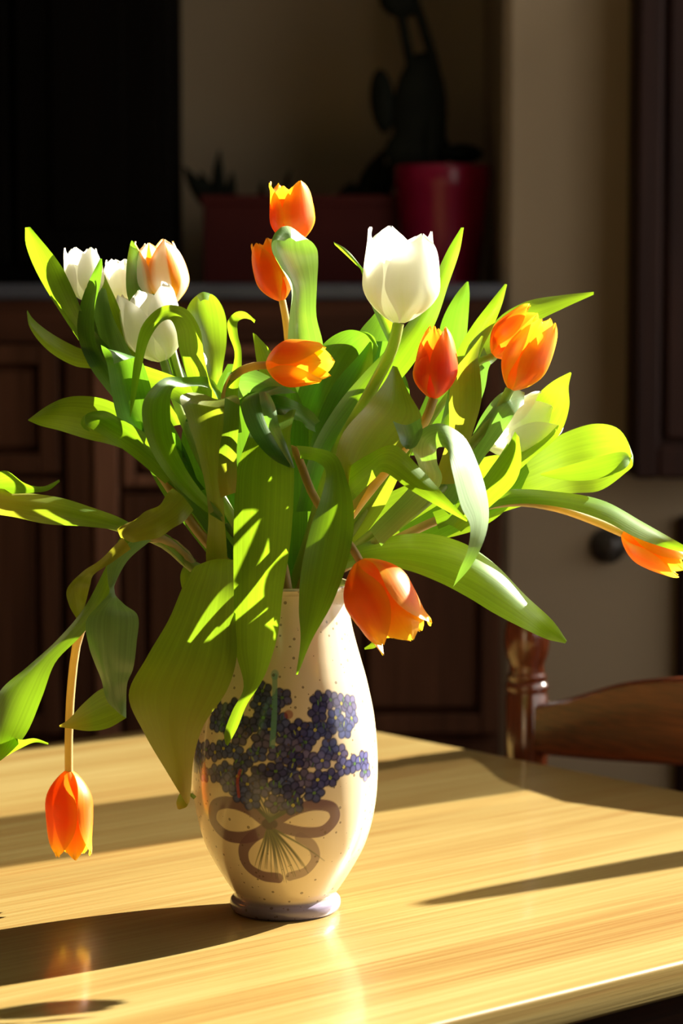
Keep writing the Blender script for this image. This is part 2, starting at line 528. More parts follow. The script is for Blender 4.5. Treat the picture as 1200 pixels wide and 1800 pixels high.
def rounded_top(x0, x1, y0, y1, z0, z1, rc, rb):
    mb = MB()
    def ring(ins, z):
        pts = []
        for (cx, cy, a0) in ((x1 - rc, y0 + rc, -90), (x1 - rc, y1 - rc, 0), (x0 + rc, y1 - rc, 90), (x0 + rc, y0 + rc, 180)):
            for k in range(9):
                a = math.radians(a0 + 90 * k / 8)
                pts.append((cx + (rc - ins) * math.cos(a), cy + (rc - ins) * math.sin(a), z))
        return pts
    prof = [(rb, z0)] + [(rb - rb * math.sin(math.radians(a)), z0 + rb - rb * math.cos(math.radians(a))) for a in (30, 60, 90)]
    prof += [(rb - rb * math.cos(math.radians(a)), z1 - rb + rb * math.sin(math.radians(a))) for a in (0, 22, 45, 67, 90)]
    m = 36
    for (i, z) in prof: mb.v += ring(i, z)
    for k in range(len(prof) - 1):
        for i in range(m):
            j = (i + 1) % m
            mb.f.append((k * m + i, k * m + j, (k + 1) * m + j, (k + 1) * m + i))
    mb.f.append(tuple(reversed(range(m)))); q = (len(prof) - 1) * m
    mb.f.append(tuple(q + i for i in range(m)))
    return mb


TZ = -FLZ
rounded_top(-TL, 0, -TW, 0, TZ - 0.026, TZ, 0.03, 0.003).build('tabletop', M['oak'], tab, smooth=True)
for (nm, b_) in (('apron', (-TL + 0.09, -0.09, -0.10, -0.078)), ('apron', (-TL + 0.09, -0.09, -TW + 0.078, -TW + 0.10)),
                 ('apron', (-TL + 0.078, -TL + 0.1, -TW + 0.09, -0.09)), ('apron', (-0.10, -0.078, -TW + 0.09, -0.09))):
    MB().box(*b_, TZ - 0.125, TZ - 0.026).build(nm, M['oakdark'], tab)
for (x, y) in ((-0.09, -0.09), (-TL + 0.09, -0.09), (-0.09, -TW + 0.09), (-TL + 0.09, -TW + 0.09)):
    MB().lathe([(0.022, 0), (0.03, 0.02), (0.024, 0.06), (0.034, 0.3), (0.038, 0.5), (0.028, 0.56), (0.042, 0.6), (0.042, TZ - 0.026)],
               20, (x, y)).build('leg', M['oakdark'], tab, smooth=True)

# ------------------------------------------------------------------ chair
YC = 2.72
pA = at(925, 1300, YC)
chair = empty('dining_chair', (pA.x, pA.y, FLZ), 'dark polished wooden chair with turned back post at the table edge', 'chair', PHI - math.pi / 2)
# local: +x runs along the back (to the right and nearer), +y away from the table, seat to -y


def cz(py): return at(925, py, YC).z - FLZ


CW = 0.505
rp = 37.5 / F * YC
prof = [(0.016, 0.0), (0.019, 0.03), (0.021, 0.40), (0.021, 0.46), (rp, 0.50), (rp, cz(1330)), (rp, cz(1222)), (rp * 0.93, cz(1218)),
        (rp * 0.93, cz(1214)), (rp, cz(1211)), (rp * 1.02, cz(1206)), (rp * 0.96, cz(1200)), (rp * 0.86, cz(1197)), (rp * 0.93, cz(1193)),
        (rp * 0.93, cz(1186)), (rp * 0.80, cz(1182)), (rp * 0.82, cz(1176)), (rp * 0.78, cz(1170)), (rp * 0.85, cz(1163)), (rp * 0.99, cz(1150)),
        (rp * 1.06, cz(1132)), (rp * 1.06, cz(1112)), (rp * 0.97, cz(1094)), (rp * 0.78, cz(1080)), (rp * 0.5, cz(1070)), (rp * 0.2, cz(1066)), (0.001, cz(1065))]
for x in (0, CW):
    MB().lathe(prof, 32, (x, 0)).build('back_post', M['chairz'], chair, smooth=True)
# crest rail with an arched top
def rz(x, py): return at(925, py, YC - x * math.cos(PHI)).z - FLZ


top = [(x, rz(x, y)) for (x, y) in ((0.0, 1240), (0.03, 1236), (0.06, 1228), (0.09, 1216), (0.12, 1204), (0.15, 1197), (0.18, 1194), (CW / 2, 1193))]
top = top + [(CW - x, z) for (x, z) in reversed(top[:-1])]
bot = [(0.0, rz(0, 1322)), (0.10, rz(0.1, 1337)), (CW / 2, rz(CW / 2, 1353))]
bot = bot + [(CW - x, z) for (x, z) in reversed(bot[:-1])]
xs = np.linspace(0, CW, 29)
tz = np.interp(xs, *zip(*top)); bz = np.interp(xs, *zip(*bot))
cr = MB()
for i, x in enumerate(xs):
    bow = 0.018 * math.sin(math.pi * x / CW)
    for (oy, oz, zz) in ((-0.011, 0.004, bz[i]), (-0.011, -0.004, tz[i]), (-0.006, 0, tz[i]), (0.006, 0, tz[i]), (0.011, -0.004, tz[i]), (0.011, 0.004, bz[i]), (0.006, 0, bz[i]), (-0.006, 0, bz[i])):
        cr.v.append((x, oy + bow, zz + oz))
for i in range(len(xs) - 1):
    for k in range(8):
        q = (k + 1) % 8
        cr.f.append((i * 8 + k, i * 8 + q, i * 8 + 8 + q, i * 8 + 8 + k))
cr.f.append(tuple(range(8))); cr.f.append(tuple((len(xs) - 1) * 8 + k for k in range(8)))
cr.build('crest_rail', M['chair'], chair, smooth=True)
MB().box(0, CW, -0.009, 0.011, 0.575, 0.635, 0.004).build('slat', M['chair'], chair)
MB().box(-0.02, CW + 0.02, -0.42, 0.0, 0.425, 0.46, 0.01).build('seat', M['chair'], chair)
for x in (0.02, CW - 0.02):
    MB().lathe([(0.014, 0), (0.02, 0.05), (0.016, 0.1), (0.024, 0.3), (0.024, 0.425)], 18, (x, -0.38)).build('front_leg', M['chairz'], chair, smooth=True)
    MB().tube([(x, -0.38, 0.18), (x, 0, 0.18)], 0.011).build('stretcher', M['chairz'], chair, smooth=True)

# ------------------------------------------------------------------ dresser, hutch, things on it
YD = 3.74
DX1 = at(884, 700, YD).x
DX0 = at(-260, 700, YD).x
DZ = at(600, 499, YD).z
dr = empty('dresser', ((DX0 + DX1) / 2, YD, FLZ), 'tall dark brown panelled dresser standing in the niche behind the table', 'dresser')
ox = -(DX0 + DX1) / 2


def dx(px): return at(px, 900, YD).x + ox
def dz(py): return at(300, py, YD).z - FLZ


MB().box(DX0 + ox, DX1 + ox, 0.03, 0.50, 0.0, DZ - FLZ - 0.022).build('carcass', M['dresser'], dr)
MB().box(DX0 + ox - 0.01, DX1 + ox, -0.012, 0.52, DZ - FLZ - 0.022, DZ - FLZ, 0.004).build('worktop', plain('worktop_slate', (0.06, 0.065, 0.085), 0.3, 0.15), dr)
MB().box(DX0 + ox, DX1 + ox, 0.005, 0.03, dz(600), dz(523)).build('top_rail', M['dresserx'], dr)


def front(name, x0, x1, y0, y1, knob, inset=34, m='dresser'):
    """panelled door or drawer front between pixel bounds, frame with a recessed raised panel"""
    a, b_, c, d = dx(x0), dx(x1), dz(y1), dz(y0)
    t = inset / F * YD
    fr = MB()
    fr.box(a, a + t, 0.0, 0.03, c, d, 0.002); fr.box(b_ - t, b_, 0.0, 0.03, c, d, 0.002)
    fr.box(a + t, b_ - t, 0.001, 0.03, c, c + t, 0.002); fr.box(a + t, b_ - t, 0.001, 0.03, d - t, d, 0.002)
    o = fr.build(name, M[m], dr)
    g = 0.006
    MB().box(a + t + g, b_ - t - g, 0.008, 0.03, c + t + g, d - t - g, 0.006).build('panel', M[m], o)
    if knob:
        kx, kz = dx(knob[0]), dz(knob[1])
        mb = MB().lathe([(0.004, 0), (0.004, 0.01), (0.011, 0.014), (0.012, 0.02), (0.006, 0.026), (0.001, 0.027)], 16)
        mb.v = [(kx + x, -z, kz + y) for (x, y, z) in mb.v]
        mb.build('knob', M['knob'], o, smooth=True)


front('drawer', -250, 104, 606, 832, None)
front('door', -250, 104, 842, 1290, None)
front('drawer', 216, 540, 606, 855, None, 20, 'stile')
front('door', 216, 540, 870, 1290, None)
front('drawer', 600, 880, 606, 855, None)
front('door', 600, 880, 870, 1290, None)
MB().box(dx(116), dx(162), 0.0, 0.03, 0.03, dz(606), 0.003).build('stile', M['dresser'], dr)
MB().box(dx(165), dx(208), -0.006, 0.03, 0.03, dz(606), 0.003).build('stile', M['stile'], dr)
MB().box(dx(548), dx(592), 0.0, 0.03, 0.03, dz(606), 0.003).build('stile', M['dresser'], dr)
MB().box(DX0 + ox, DX1 + ox, 0.004, 0.03, 0, 0.03 + 0.04).build('plinth', M['dresserx'], dr)

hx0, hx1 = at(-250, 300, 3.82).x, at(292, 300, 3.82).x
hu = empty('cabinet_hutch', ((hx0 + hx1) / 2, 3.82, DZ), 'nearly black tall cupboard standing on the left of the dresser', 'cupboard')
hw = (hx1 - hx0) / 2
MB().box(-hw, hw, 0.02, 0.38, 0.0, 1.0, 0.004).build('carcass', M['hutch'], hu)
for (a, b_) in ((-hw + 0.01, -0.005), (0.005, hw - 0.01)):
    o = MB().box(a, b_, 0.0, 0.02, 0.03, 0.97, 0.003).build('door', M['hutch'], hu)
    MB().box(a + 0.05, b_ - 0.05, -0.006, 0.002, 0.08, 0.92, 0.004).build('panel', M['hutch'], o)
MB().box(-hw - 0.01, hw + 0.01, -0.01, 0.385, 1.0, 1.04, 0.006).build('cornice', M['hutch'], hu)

# planter trough with small succulents
YT = 3.98
tx0, tx1 = at(357, 420, YT).x, at(700, 420, YT).x
tz1 = at(500, 345, YT).z
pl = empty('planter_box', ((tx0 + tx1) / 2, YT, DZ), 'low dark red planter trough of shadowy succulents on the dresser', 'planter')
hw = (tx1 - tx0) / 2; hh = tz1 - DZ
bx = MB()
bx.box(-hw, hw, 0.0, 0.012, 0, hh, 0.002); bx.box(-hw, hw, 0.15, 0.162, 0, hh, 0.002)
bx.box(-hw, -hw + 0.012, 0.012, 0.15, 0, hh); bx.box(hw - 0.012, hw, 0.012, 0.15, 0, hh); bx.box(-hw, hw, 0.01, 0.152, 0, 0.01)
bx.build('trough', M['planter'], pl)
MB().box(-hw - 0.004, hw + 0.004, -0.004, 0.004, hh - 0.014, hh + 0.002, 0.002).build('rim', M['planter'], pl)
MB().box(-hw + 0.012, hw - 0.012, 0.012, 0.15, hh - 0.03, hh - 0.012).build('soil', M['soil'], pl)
rnd = random.Random(3)


def ellipsoid(mb, c, ax, ay, az, tilt=0.0, yaw=0.0, seg=14, rings=9, egg=0.0):
    n = len(mb.v)
    R_ = Matrix.Rotation(yaw, 3, 'Z') @ Matrix.Rotation(tilt, 3, 'Y')
    for i in range(rings + 1):
        th = math.pi * i / rings
        for k in range(seg):
            a = 2 * math.pi * k / seg
            q = 1 + egg * math.cos(th)
            mb.v.append(tuple(Vector(c) + R_ @ Vector((ax * q * math.sin(th) * math.cos(a), ay * q * math.sin(th) * math.sin(a), az * math.cos(th)))))
    for i in range(rings):
        for k in range(seg):
            j = (k + 1) % seg
            mb.f.append((n + i * seg + k, n + (i + 1) * seg + k, n + (i + 1) * seg + j, n + i * seg + j))
    return mb


def spike(mb, b0, tip, r, bend=(0, 0, 0), seg=8):
    b0, tip = Vector(b0), Vector(tip)
    pts = [b0.lerp(tip, t) + Vector(bend) * math.sin(math.pi * t) for t in np.linspace(0, 1, 7)]
    mb.tube(pts, [r * q for q in (0.8, 1.0, 1.0, 0.9, 0.7, 0.42, 0.05)], seg)


def tl(px, py, dy=0.08):           # local to the trough
    p = at(px, py, YT + dy); return Vector((p.x - (tx0 + tx1) / 2, dy, p.z - DZ))


for (px, tipx, tipy, r) in ((388, 386, 262, 0.011), (370, 352, 300, 0.012), (372, 322, 292, 0.013), (400, 408, 300, 0.010),
                            (384, 366, 318, 0.011), (470, 462, 318, 0.006), (505, 512, 296, 0.006), (520, 530, 322, 0.006), (600, 622, 318, 0.012),
                            (640, 676, 262, 0.020), (655, 650, 290, 0.018), (660, 690, 280, 0.018), (640, 612, 322, 0.012)):
    mb = MB(); spike(mb, tl(px, 362), tl(tipx, tipy), r, (rnd.uniform(-.006, .006), 0, 0)); mb.build('succulent_leaf', M['cactus'], pl, smooth=True)

# crimson pot with a dark pad cactus
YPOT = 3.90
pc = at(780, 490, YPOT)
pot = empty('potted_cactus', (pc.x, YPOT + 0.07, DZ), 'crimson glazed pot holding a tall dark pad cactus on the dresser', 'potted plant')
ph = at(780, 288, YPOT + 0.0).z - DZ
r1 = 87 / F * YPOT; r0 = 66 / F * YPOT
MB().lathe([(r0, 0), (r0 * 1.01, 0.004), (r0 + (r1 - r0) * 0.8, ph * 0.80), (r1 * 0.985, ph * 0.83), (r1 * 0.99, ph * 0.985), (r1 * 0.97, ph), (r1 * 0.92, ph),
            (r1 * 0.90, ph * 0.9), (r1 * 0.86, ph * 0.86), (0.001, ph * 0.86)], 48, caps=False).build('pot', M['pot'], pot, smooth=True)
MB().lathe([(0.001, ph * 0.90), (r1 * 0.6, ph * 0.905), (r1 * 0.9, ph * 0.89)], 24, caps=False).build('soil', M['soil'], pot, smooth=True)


def cl(px, py): p = at(px, py, YPOT + 0.07); return (p.x - pc.x, 0.0, p.z - DZ)


S = YPOT / F
for (c, ax, az, tilt, yaw, egg) in ((cl(738, 190), 50, 100, 0.06, 0.2, -0.1), (cl(672, 178), 23, 58, -0.10, -0.4, 0.0), (cl(762, 235), 26, 75, 0.1, 0.7, 0.0),
                                    (cl(702, 2), 38, 30, 0.3, 0.1, 0.0), (cl(735, 265), 60, 42, 0.0, 0.1, 0.0), (cl(812, 270), 40, 18, 0.0, 0.3, 0.0)):
    ellipsoid(MB(), c, ax * S, 0.016, az * S, tilt, yaw, egg=egg).build('pad', M['cactus'], pot, smooth=True)
for pts in ([(700, 0), (708, 45), (716, 85), (725, 130)], [(728, 0), (745, 50), (760, 100), (772, 150), (778, 210)]):
    MB().tube([Vector(cl(*q)) for q in pts], 9 * S, 10).build('stem', M['cactus'], pot, smooth=True)

# wall cabinet, dark wood, at the right
YK = 3.66
kx0, kx1 = at(1119, 400, YK).x, at(1400, 400, YK).x
kz0, kz1 = at(1150, 842, YK).z, at(1150, -90, YK).z
kc = empty('wall_cabinet', ((kx0 + kx1) / 2, YK, kz0), 'dark red-brown wooden wall cabinet cut by the right picture edge', 'cabinet')
hw = (kx1 - kx0) / 2; hh = kz1 - kz0
MB().box(-hw, hw, 0.018, YP - YK - 0.002, 0, hh, 0.003).build('carcass', M['redwood'], kc)
fr = MB()
t = 0.034
fr.box(-hw, -hw + t, 0, 0.018, 0, hh, 0.004); fr.box(hw - t, hw, 0, 0.018, 0, hh, 0.004)
fr.box(-hw + t, hw - t, 0, 0.018, 0, t + 0.012, 0.004); fr.box(-hw + t, hw - t, 0, 0.018, hh - t, hh, 0.004)
o = fr.build('door', M['redwood'], kc)
MB().box(-hw + t + 0.008, hw - t - 0.008, 0.007, 0.018, t + 0.02, hh - t - 0.008, 0.006).build('panel', M['redwood'], o)

# round dark wall fitting and the dark door casing at the far right
wk = at(1068, 958, YP)
mb = MB().lathe([(0.026, 0.0), (0.026, 0.006), (0.020, 0.010), (0.018, 0.026), (0.012, 0.032), (0.001, 0.033)], 28)
mb.v = [(x * 1.05, -z, y) for (x, y, z) in mb.v]
sw = empty('rotary_switch', (wk.x, YP - 0.0005, wk.z), 'small round dark rotary switch on the wall beyond the chair', 'switch')
mb.build('switch_body', M['knob'], sw, smooth=True)
MB().box(-0.004, 0.004, -0.042, -0.030, -0.012, 0.012, 0.002).build('switch_toggle', M['knob'], sw)
tx = at(1186, 1150, YP).x
trm = MB().box(tx, tx + 0.08, YP - 0.03, YP, FLZ, at(1190, 905, YP).z, 0.006)
struct('trim_1', trm, M['redwood'])

# ------------------------------------------------------------------ vase
AX = at(501.5, 1598, Y0).x
outline = [(1604, 92), (1600, 96), (1592, 98.5), (1583, 97), (1577, 91), (1572, 91), (1560, 99), (1540, 112), (1515, 127), (1490, 140), (1460, 150.5), (1430, 157.5),
           (1400, 162), (1370, 164), (1340, 164.3), (1310, 163), (1280, 160.5), (1250, 156.5), (1220, 150.5), (1190, 143.5), (1160, 135), (1130, 126.5),
           (1100, 119), (1075, 114.5), (1055, 112.5), (1040, 113), (1030, 115), (1024, 117)]
ol = catmull([(y, r, 0) for (y, r) in outline], 420)
zz = np.array([at(501.5, y, Y0).z for y in ol[:, 0]])
zz = zz - zz[0]
zz = zz * (at(501.5, 1026, Y0 - 0.0).z / zz[-1])
rr = ol[:, 1] / F * Y0 / CP
yy = ol[:, 0]
TH = 0.0045
th = np.concatenate([np.linspace(-76, 76, 401), np.linspace(76, 284, 75)[1:-1]])
th = np.radians(th)
nT = len(th)
# outer wall then lip and inner wall
lip_r = [rr[-1] - 0.0006, rr[-1] - TH / 2, rr[-1] - TH + 0.0006, rr[-1] - TH]
lip_z = [zz[-1] + 0.0010, zz[-1] + 0.0018, zz[-1] + 0.0010, zz[-1]]
inn_idx = np.arange(len(rr) - 8, 20, -16)
R_all = np.concatenate([rr, lip_r, rr[inn_idx] - TH, [0.001]])
Z_all = np.concatenate([zz, lip_z, zz[inn_idx], [zz[inn_idx[-1]]]])
Yp_all = np.concatenate([yy, [1023] * 4, [1000] * len(inn_idx), [1000]])
nR = len(R_all)
X = R_all[:, None] * np.sin(th)[None, :]
Yv = -R_all[:, None] * np.cos(th)[None, :]
Zv = np.repeat(Z_all[:, None], nT, 1)
verts = np.stack([X, Yv, Zv], -1).reshape(-1, 3)
i0 = np.arange(nR - 1)[:, None] * nT; jj = np.arange(nT)[None, :]; jn = (jj + 1) % nT
quads = np.stack([i0 + jj, i0 + jn, i0 + nT + jn, i0 + nT + jj], -1).reshape(-1, 4)
me = bpy.data.meshes.new('vase_body')
me.vertices.add(len(verts)); me.vertices.foreach_set('co', verts.ravel())
me.loops.add(quads.size); me.loops.foreach_set('vertex_index', quads.ravel())
me.polygons.add(len(quads)); me.polygons.foreach_set('loop_start', np.arange(0, quads.size, 4)); me.polygons.foreach_set('loop_total', np.full(len(quads), 4))
me.update(calc_edges=True); me.validate()

# painted decoration: pigment per vertex, in unrolled surface coordinates (a, y)
K = 150.0
ang = np.where(th > math.pi, th - 2 * math.pi, th)
Agrid = np.repeat((ang * K)[None, :], nR, 0)
Ygrid = np.repeat(Yp_all[:, None], nT, 1)
colr = np.empty((nR, nT, 3)); colr[:] = (0.72, 0.585, 0.385)
Rpx = lambda y: float(np.interp(-y, -yy, ol[:, 1]))


def ua(x, y):
    s = max(-0.985, min(0.985, (x - 501.5) / Rpx(y)))
    return math.asin(s) * K


def blend(mask, c):
    colr[:] = colr * (1 - mask[..., None]) + np.array(c) * mask[..., None]


def window(a0, a1, y0, y1):
    ci = np.where((ang * K >= a0) & (ang * K <= a1))[0]
    ri = np.where((Yp_all >= y0) & (Yp_all <= y1) & (np.arange(nR) < len(yy)))[0]
    return np.ix_(ri, ci)


def smooth(x, e0, e1):
    t = np.clip((x - e0) / (e1 - e0), 0, 1); return t * t * (3 - 2 * t)


def blob(a, y, ra, ry, rot, c, alpha=0.9, rim=None):
    R_ = max(ra, ry) + 3
    ix = window(a - R_, a + R_, y - R_, y + R_)
    A, Y = Agrid[ix] - a, Ygrid[ix] - y
    u = (A * math.cos(rot) + Y * math.sin(rot)) / ra; v = (-A * math.sin(rot) + Y * math.cos(rot)) / ry
    d = np.sqrt(u * u + v * v)
    mk = (1 - smooth(d, 0.8, 1.08)) * alpha
    sub = colr[ix]
    cc = np.array(c)[None, None, :] * np.ones(d.shape)[..., None]
    if rim is not None:
        k = smooth(d, 0.45, 0.95)[..., None]; cc = cc * (1 - k) + np.array(rim) * k
    colr[ix] = sub * (1 - mk[..., None]) + cc * mk[..., None]


def stroke(pts, wd, c, alpha=0.85, taper=False, streak=0.0):
    p = catmull([(ua(x, y), y, 0) for (x, y) in pts], max(12, 8 * len(pts)))[:, :2]
    a0, a1 = p[:, 0].min() - wd - 2, p[:, 0].max() + wd + 2
    y0, y1 = p[:, 1].min() - wd - 2, p[:, 1].max() + wd + 2
    ix = window(a0, a1, y0, y1)
    A, Y = Agrid[ix], Ygrid[ix]
    best = np.full(A.shape, 1e9); bt = np.zeros(A.shape)
    for i in range(len(p) - 1):
        dv = p[i + 1] - p[i]; L2 = dv @ dv + 1e-9
        t = np.clip(((A - p[i, 0]) * dv[0] + (Y - p[i, 1]) * dv[1]) / L2, 0, 1)
        d = np.hypot(A - p[i, 0] - t * dv[0], Y - p[i, 1] - t * dv[1])
        m_ = d < best
        best[m_] = d[m_]; bt[m_] = (i + t[m_]) / (len(p) - 1)
    wv = wd * (1 - 0.75 * bt) if taper else wd
    mk = (1 - smooth(best, wv - 1.3, wv + 0.7)) * alpha
    if streak: mk = mk * (1 - streak * (0.5 + 0.5 * np.cos(best * 1.1)))
    colr[ix] = colr[ix] * (1 - mk[..., None]) + np.array(c) * mk[..., None]


rv = random.Random(11)
MAUVE = (0.15, 0.072, 0.092)
# glaze bands
fy = Ygrid
band = smooth(fy, 1568, 1580) * (np.arange(nR) < len(yy))[:, None]
blend(band * 0.9, (0.19, 0.17, 0.30))
lipm = ((fy < 1033)).astype(float)
blend(lipm * 0.6, (0.52, 0.40, 0.24))
# ribbon bow
stroke([(478, 1420), (440, 1394), (405, 1388), (381, 1400), (378, 1425), (398, 1446), (430, 1448), (462, 1436), (478, 1422)], 11, MAUVE, 0.93, streak=0.0)
stroke([(482, 1420), (515, 1398), (555, 1388), (585, 1396), (590, 1414), (572, 1434), (540, 1436), (505, 1428), (482, 1420)], 10, MAUVE, 0.93, streak=0.0)
stroke([(472, 1430), (446, 1448), (432, 1472), (438, 1500), (462, 1517), (492, 1521)], 10.5, MAUVE, 0.88, streak=0.0)
stroke([(512, 1518), (540, 1508), (556, 1485), (550, 1460), (530, 1444)], 9, MAUVE, 0.68, streak=0.0)
# stems below and above the knot
for k in range(19):
    t = k / 18.0
    xe = 452 + 98 * t + rv.uniform(-4, 4); ye = 1500 + 24 * math.sin(math.pi * t) + rv.uniform(-14, 10)
    if k == 18: xe, ye = 572, 1492
    stroke([(479 + 8 * (t - .5), 1428), (479 + (xe - 479) * 0.55, 1428 + (ye - 1428) * 0.45), (xe, ye)], 2.6, rv.choice([(0.07, 0.08, 0.02), (0.13, 0.12, 0.03), (0.05, 0.05, 0.02)]), 0.9, True)
blob(ua(478, 1420), 1420, 14, 11, 0, (0.05, 0.022, 0.026), 0.95)
for k in range(13):
    t = k / 12.0
    stroke([(478, 1416), (455 + 62 * t, 1392), (430 + 112 * t, 1366)], 1.8, (0.07, 0.09, 0.04), 0.85)
# flowers
cands = []
for _ in range(4000):
    x, y = rv.uniform(343, 652), rv.uniform(1178, 1388)
    ok = ((x - 482) / 100) ** 2 + ((y - 1312) / 76) ** 2 < 1 or (345 < x < 410 and 1292 + abs(x - 372) * .3 < y < 1352) \
        or (372 < x < 425 and 1220 < y < 1268) or (548 < x < 622 and 1210 < y < 1270 - (x - 590) * .3) or (560 < x < 648 and 1290 + (x - 580) * .35 < y < 1345) \
        or (452 < x < 500 and 1186 < y < 1240) or (440 < x < 530 and 1360 < y < 1392) or (535 < x < 575 and 1300 < y < 1372)
    if not ok: continue
    a = ua(x, y)
    if all((a - q[0]) ** 2 + (y - q[1]) ** 2 > 21 ** 2 for q in cands): cands.append((a, y))
for (a, y) in cands:                                        # dark underlayer
    blob(a, y, 17, 16, 0, (0.03, 0.03, 0.07), 0.6)
rv.shuffle(cands)
for (a, y) in cands:
    base = rv.choice([(0.10, 0.12, 0.36), (0.13, 0.16, 0.46), (0.08, 0.08, 0.26), (0.17, 0.17, 0.42), (0.20, 0.17, 0.36)])
    r0_ = rv.uniform(0, 6.28)
    for q in range(5):
        an = r0_ + q * 1.2566
        f = rv.uniform(0.75, 1.2)
        blob(a + 10.4 * math.cos(an), y + 9.6 * math.sin(an), 9.2, 8.0, an, tuple(min(1, c * f * 0.62) for c in base), 0.94, tuple(c * f * 0.16 for c in base))
    blob(a, y, 3.2, 3.0, 0, rv.choice([(0.45, 0.40, 0.08), (0.05, 0.06, 0.10), (0.10, 0.20, 0.06)]), 0.9)
for _ in range(60):
    a, y = rv.choice(cands)
    x_ = a + rv.uniform(-12, 12); y_ = y + rv.uniform(-10, 10)
    blob(x_, y_, 1.6, 5, rv.uniform(-.6, .6), rv.choice([(0.10, 0.22, 0.06), (0.30, 0.34, 0.08), (0.05, 0.10, 0.05)]), 0.8)
# an upright teal streak with a rounded top and one small red bud
stroke([(483, 1285), (486, 1240), (487, 1190), (487, 1168)], 5, (0.16, 0.36, 0.28), 0.75)
blob(ua(487, 1166), 1166, 8, 9, 0, (0.16, 0.34, 0.32), 0.6)
blob(ua(511, 1232), 1232, 8, 8, 0, (0.30, 0.06, 0.05), 0.7)
stroke([(425, 1375), (423, 1345), (428, 1330)], 3, (0.42, 0.06, 0.05), 0.7)
att = me.color_attributes.new('paint', 'FLOAT_COLOR', 'POINT')
att.data.foreach_set('color', np.concatenate([colr.reshape(-1, 3), np.ones((nR * nT, 1))], 1).astype(np.float32).ravel())

vm, vnt, vb = mat('speckled_glazed_stoneware')
ca = N(vnt, 'ShaderNodeVertexColor', layer_name='paint')
tc = N(vnt, 'ShaderNodeTexCoord')
vo = N(vnt, 'ShaderNodeTexVoronoi', i_Scale=240.0, i_Randomness=1.0)
vnt.links.new(tc.outputs['Object'], vo.inputs['Vector'])
wn = N(vnt, 'ShaderNodeTexWhiteNoise'); vnt.links.new(vo.outputs['Position'], wn.inputs['Vector'])
thr = N(vnt, 'ShaderNodeMath', operation='MULTIPLY_ADD'); thr.inputs[1].default_value = 0.75; thr.inputs[2].default_value = -0.42
vnt.links.new(wn.outputs['Value'], thr.inputs[0])
lt = N(vnt, 'ShaderNodeMath', operation='LESS_THAN')
vnt.links.new(vo.outputs['Distance'], lt.inputs[0]); vnt.links.new(thr.outputs[0], lt.inputs[1])
lm = N(vnt, 'ShaderNodeMath', operation='MULTIPLY'); lm.inputs[1].default_value = 0.65
vnt.links.new(lt.outputs[0], lm.inputs[0])
vx = N(vnt, 'ShaderNodeMix', data_type='RGBA')
vnt.links.new(lm.outputs[0], vx.inputs['Factor']); vnt.links.new(ca.outputs[0], vx.inputs[6]); vx.inputs[7].default_value = (0.10, 0.06, 0.03, 1)
vnt.links.new(vx.outputs[2], vb.inputs['Base Color'])
vb.inputs['Roughness'].default_value = 0.22
vb.inputs['Coat Weight'].default_value = 0.4; vb.inputs['Coat Roughness'].default_value = 0.08
vase = empty('vase', (AX, Y0, 0.0), 'cream stoneware vase painted with blue flowers and a ribbon bow', 'vase')
link('vase_body', me, vm, vase, True)
MB().lathe([(rr[0] - 0.012, 0.001), (rr[0], 0.0), (rr[0], 0.0015), (rr[0] - 0.012, 0.012)], 64).build('foot', M['white_paint'], vase, smooth=True)

# ------------------------------------------------------------------ tulips
BASES = []


def tulip(name, label, base, cat='tulip'):
    """empty where the stem stands inside the vase"""
    p = P(*base)
    return empty(name, p, label, cat, group='cut tulips in the painted vase')


def stem(root, pts, r=6.5, m='stem'):
    """pts: (px, py, depth cm) from bloom down to the vase; r in px"""
    q = [tuple(P(*p)) for p in pts] + [tuple(root.location)]
    c = catmull(q, 30)
    o = root.location
    rad = [r / F * Y0 * (0.92 + 0.2 * i / 29) for i in range(30)]
    return MB().tube([Vector(p) - o for p in c], rad, 10).build('stem', M[m], root, smooth=True)


